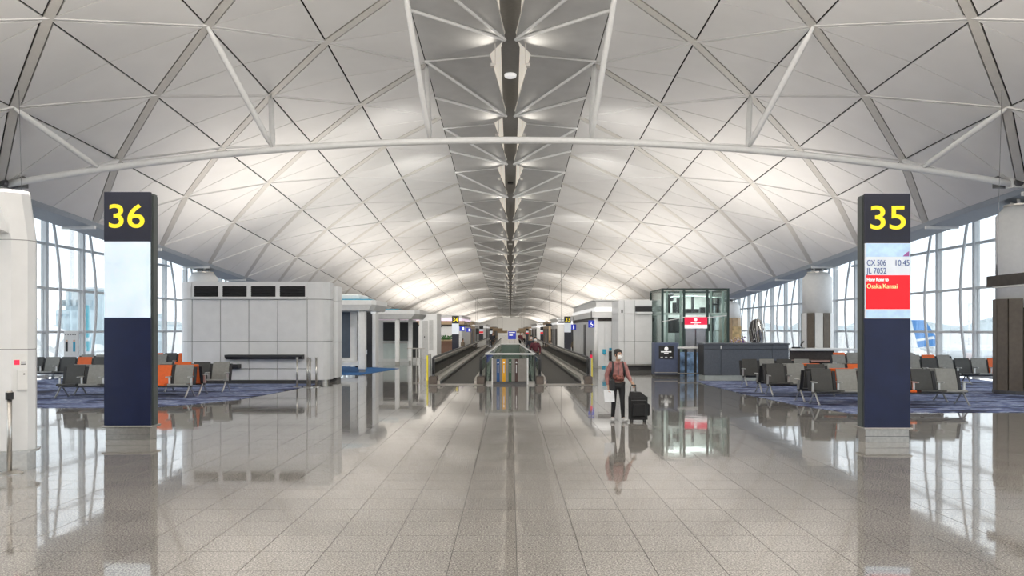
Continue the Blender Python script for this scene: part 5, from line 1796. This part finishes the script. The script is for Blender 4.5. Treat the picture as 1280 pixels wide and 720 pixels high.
fw = Vector((.45, -.9, 0)).normalized()
JW = dict(pelvis=(0, 0, .84), waist=(.0, .0, 1.0), chest=(0, .01, 1.17), throat=(0, .0, 1.29), neck=(.005, -.005, 1.33), jaw=(.02, -.03, 1.385), skull=(.02, -.025, 1.465), crown=(.015, -.015, 1.52),
          hipl=(-.085, 0, .79), hipr=(.085, 0, .79), kneel=(-.085, -.02, .44), kneer=(.095, -.06, .45), anklel=(-.10, .04, .085), ankler=(.11, -.05, .085),
          balll=(-.12, -.09, .04), ballr=(.17, -.17, .04), shoulderl=(-.155, .01, 1.235), shoulderr=(.155, .01, 1.235),
          elbowl=(-.235, .02, 1.0), elbowr=(.225, .0, 1.0), wristl=(-.215, -.09, .775), wristr=(.295, -.06, .865), palml=(-.212, -.115, .71), palmr=(.32, -.085, .82),
          face=fw, curll=(.6, -.6, -.3), curlr=(.1, .3, -1))
PINK = mat('dusty_pink_jacket', (0.36, 0.165, 0.155), 0.8, var=0.3, scale=14)
LEG = mat('black_leggings', (0.011, 0.011, 0.013), 0.75)
SHO = mat('grey_white_trainers', (0.5, 0.5, 0.5), 0.6, var=0.3, scale=30)
XW_, YW_ = X(772, 17.4), 17.4
wo = person('woman in a pink jacket, black leggings and white face mask pulling a suitcase', XW_, YW_, JW, 0, PINK, LEG, SHO, mask=True, bun=True)
for s_ in (-1, 1):
    st_ = MB()
    pts = [(s_ * .105, .13, 1.22), (s_ * .11, .05, 1.30), (s_ * .112, -.075, 1.26), (s_ * .12, -.13, 1.16), (s_ * .135, -.10, 1.03), (s_ * .15, .03, .97)]
    st_.tube(pts, .022, 6)
    part('backpack_strap', st_, M['black'], wo, True, local=True)
part('backpack', MB().bbox(-.16, .16, .12, .26, .92, 1.30, .05), M['black'], wo, local=True)
wb = Sk()
wb.p('a', (-.13, -.07, .99), (.05, .05)).p('b', (0, -.11, .95), (.085, .07), 'a').p('c', (.13, -.07, .93), (.06, .06), 'b')
part('waist_wrap', wb.build('b'), mat('patterned_red_brown_cloth', (0.20, 0.07, 0.055), 0.8, var=0.8, scale=22), wo, True, local=True, label='red brown patterned wrap at the waist')
part('jacket_collar', MB().lathe([(.085, 1.25), (.075, 1.31), (.066, 1.31), (.07, 1.25)], 0, .0, 14), PINK, wo, True, local=True)
part('jacket_zip', MB().tube([(0.0, -.125, 1.24), (.005, -.135, 1.12), (.005, -.125, 1.02)], .006, 5), M['darksteel'], wo, local=True)
fo = thing('folder', 'white paper folder held at the side by the woman', 'folder', (XW_ - .215, YW_ - .12, .45))
mb = MB().box(-.115, .115, -.008, .008, .44, .70)
mb.v = [(XW_ - .20 + p[0] * .98 + (p[2] - .57) * -.08, YW_ - .155 + p[1] + p[0] * .25, p[2]) for p in mb.v]
part('cover', mb, mat('white_paper', (0.78, 0.80, 0.83), 0.6), fo)
hbg = thing('shoulder_bag', 'small black bag hanging at the hip of the woman', 'bag', (XW_ - .16, YW_ - .1, .66))
part('pouch', MB().bbox(XW_ - .20, XW_ - .08, YW_ - .17, YW_ - .10, .68, .93, .025), M['black'], hbg)
part('bag_strap', MB().tube([(XW_ - .14, YW_ - .135, .92), (XW_ - .135, YW_ - .15, 1.05), (XW_ - .11, YW_ - .15, 1.18)], .012, 6), M['black'], hbg)

# suitcase beside her
Yu = 17.3
su = thing('suitcase', 'black soft suitcase on wheels beside the woman', 'suitcase', (X(797.5, Yu), Yu, 0))
x0_, x1_ = X(786, Yu), X(809, Yu)
SC = mat('black_nylon', (0.008, 0.008, 0.009), 0.7, var=0.3, scale=40)
part('case', MB().prism(rounded(x0_, x1_, Yu - .12, Yu + .14, .06, 3), .06, .55), SC, su)
part('case_top', MB().add([(x0_ + .02, Yu - .10, .55), (x1_ - .02, Yu - .10, .55), (x1_ - .02, Yu + .12, .55), (x0_ + .02, Yu + .12, .55),
                           (x0_ + .03, Yu - .08, .655), (x1_ - .14, Yu - .08, .65), (x1_ - .14, Yu + .10, .65), (x0_ + .03, Yu + .10, .655)],
                          [(0, 3, 2, 1), (4, 5, 6, 7), (0, 1, 5, 4), (1, 2, 6, 5), (2, 3, 7, 6), (3, 0, 4, 7)]), SC, su)
part('front_pocket', MB().bbox(x0_ + .05, x1_ - .05, Yu - .16, Yu - .11, .12, .42, .03), SC, su)
part('side_pocket', MB().bbox(x1_ - .02, x1_ + .05, Yu - .08, Yu + .10, .14, .40, .025), SC, su)
part('zip', MB().tube([(x0_ + .04, Yu - .126, .48), (x1_ - .04, Yu - .126, .48)], .005, 4), M['darksteel'], su)
part('luggage_tag', MB().box(x1_ + .051, x1_ + .056, Yu - .05, Yu, .25, .34), M['white'], su)
for x in (x0_ + .06, x1_ - .06):
    for y in (Yu - .09, Yu + .10):
        part('wheel', MB().tube([(x - .018, y, .035), (x + .018, y, .035)], .035, 10), M['black'], su)
        part('caster', MB().box(x - .022, x + .022, y - .02, y + .02, .045, .075), M['darksteel'], su)
hx = XW_ + .33
ha = part('handle', MB().tube([(x0_ + .03, Yu + .02, .64), (hx - .055, Yu - .02, .80), (hx + .0, Yu - .03, .805), (hx + .055, Yu - .02, .80), (x0_ + .14, Yu + .02, .64)], .011, 6), M['steel'], su, True)
part('handle_grip', MB().tube([(hx - .05, Yu - .025, .80), (hx + .05, Yu - .025, .80)], .016, 8), M['black'], ha)

# people in the distance
JS = dict(pelvis=(0, 0, .90), waist=(.0, .0, 1.07), chest=(0, .01, 1.26), throat=(0, .0, 1.39), neck=(.0, -.005, 1.43), jaw=(.0, -.03, 1.49), skull=(0, -.025, 1.57), crown=(0, -.015, 1.63),
          hipl=(-.09, 0, .85), hipr=(.09, 0, .85), kneel=(-.10, -.03, .47), kneer=(.10, -.02, .47), anklel=(-.10, .02, .085), ankler=(.11, .0, .085),
          balll=(-.12, -.12, .04), ballr=(.13, -.14, .04), shoulderl=(-.17, .01, 1.33), shoulderr=(.17, .01, 1.33),
          elbowl=(-.25, .02, 1.07), elbowr=(.25, .02, 1.07), wristl=(-.22, -.12, .86), wristr=(.22, -.12, .86), palml=(-.20, -.16, .80), palmr=(.20, -.16, .80),
          face=(0, -1, 0), curll=(.3, -.6, -.5), curlr=(-.3, -.6, -.5))
MAROON = mat('maroon_coat', (0.10, 0.02, 0.03), 0.8, var=0.3)
DARK = mat('dark_coat', (0.02, 0.022, 0.03), 0.8)
BEIGE = mat('beige_coat', (0.55, 0.45, 0.38), 0.8)
OLIVE = mat('olive_coat', (0.16, 0.13, 0.09), 0.8)
person('person in a maroon coat and mask riding the right walkway', X(669, 38.5), 38.5, JS, 0, MAROON, LEG, M['black'], base=.013, mask=True, detail=False, sub=1, scale=.98)
person('person in dark clothes riding just behind the maroon coat', X(664, 44.5), 44.5, JS, 0, DARK, LEG, M['black'], base=.013, mask=True, detail=False, sub=1)
person('person in pale clothes seen over the rail of the right walkway', X(687.5, 66), 66, JS, 0, BEIGE, LEG, M['black'], detail=False, sub=1, scale=.64, hair=mat('brown_hair', (0.10, 0.05, 0.03), 0.5))
person('person in dark olive standing by the pillar numbered 33', X(717, 62), 62, JS, 0, OLIVE, LEG, M['black'], detail=False, sub=1, scale=.72)
JT = dict(JS)
dz = -.45
for k in ('pelvis', 'waist', 'chest', 'throat', 'neck', 'jaw', 'skull', 'crown', 'hipl', 'hipr', 'shoulderl', 'shoulderr', 'elbowl', 'elbowr', 'wristl', 'wristr', 'palml', 'palmr'):
    p = JS[k]
    JT[k] = (p[0], p[1], p[2] + dz)
JT.update(kneel=(-.10, -.42, .47), kneer=(.10, -.42, .47), anklel=(-.10, -.42, .085), ankler=(.10, -.42, .085), balll=(-.10, -.55, .04), ballr=(.10, -.55, .04),
          wristl=(-.14, -.28, .60), wristr=(.14, -.28, .60), palml=(-.12, -.34, .57), palmr=(.12, -.34, .57))
Yx = 68.5
person('person in dark clothes sitting sideways by the pink lit shop', X(578.5, Yx), Yx, JT, math.radians(60), OLIVE, LEG, M['black'], detail=False, sub=1)
stl = solo('stool', MB().bbox(X(578.5, Yx) - .25, X(578.5, Yx) + .25, Yx - .22, Yx + .22, .25, .28, .01).box(X(578.5, Yx) - .2, X(578.5, Yx) + .2, Yx - .18, Yx + .18, 0, .25), M['darkbrown'], 'low dark stool under the sitting person by the pink lit shop', 'stool')
JF = JS
for px, Yx, m_, lab in ((616, 85, DARK, 'distant person in dark clothes left of the blue board'), (650.5, 88, MAROON, 'distant person right of the blue board in dark red'), (654.5, 96, BEIGE, 'distant person in pale clothes right of the blue board')):
    person(lab, X(px, Yx), Yx, JF, 0, m_, LEG, M['black'], detail=False, sub=0)
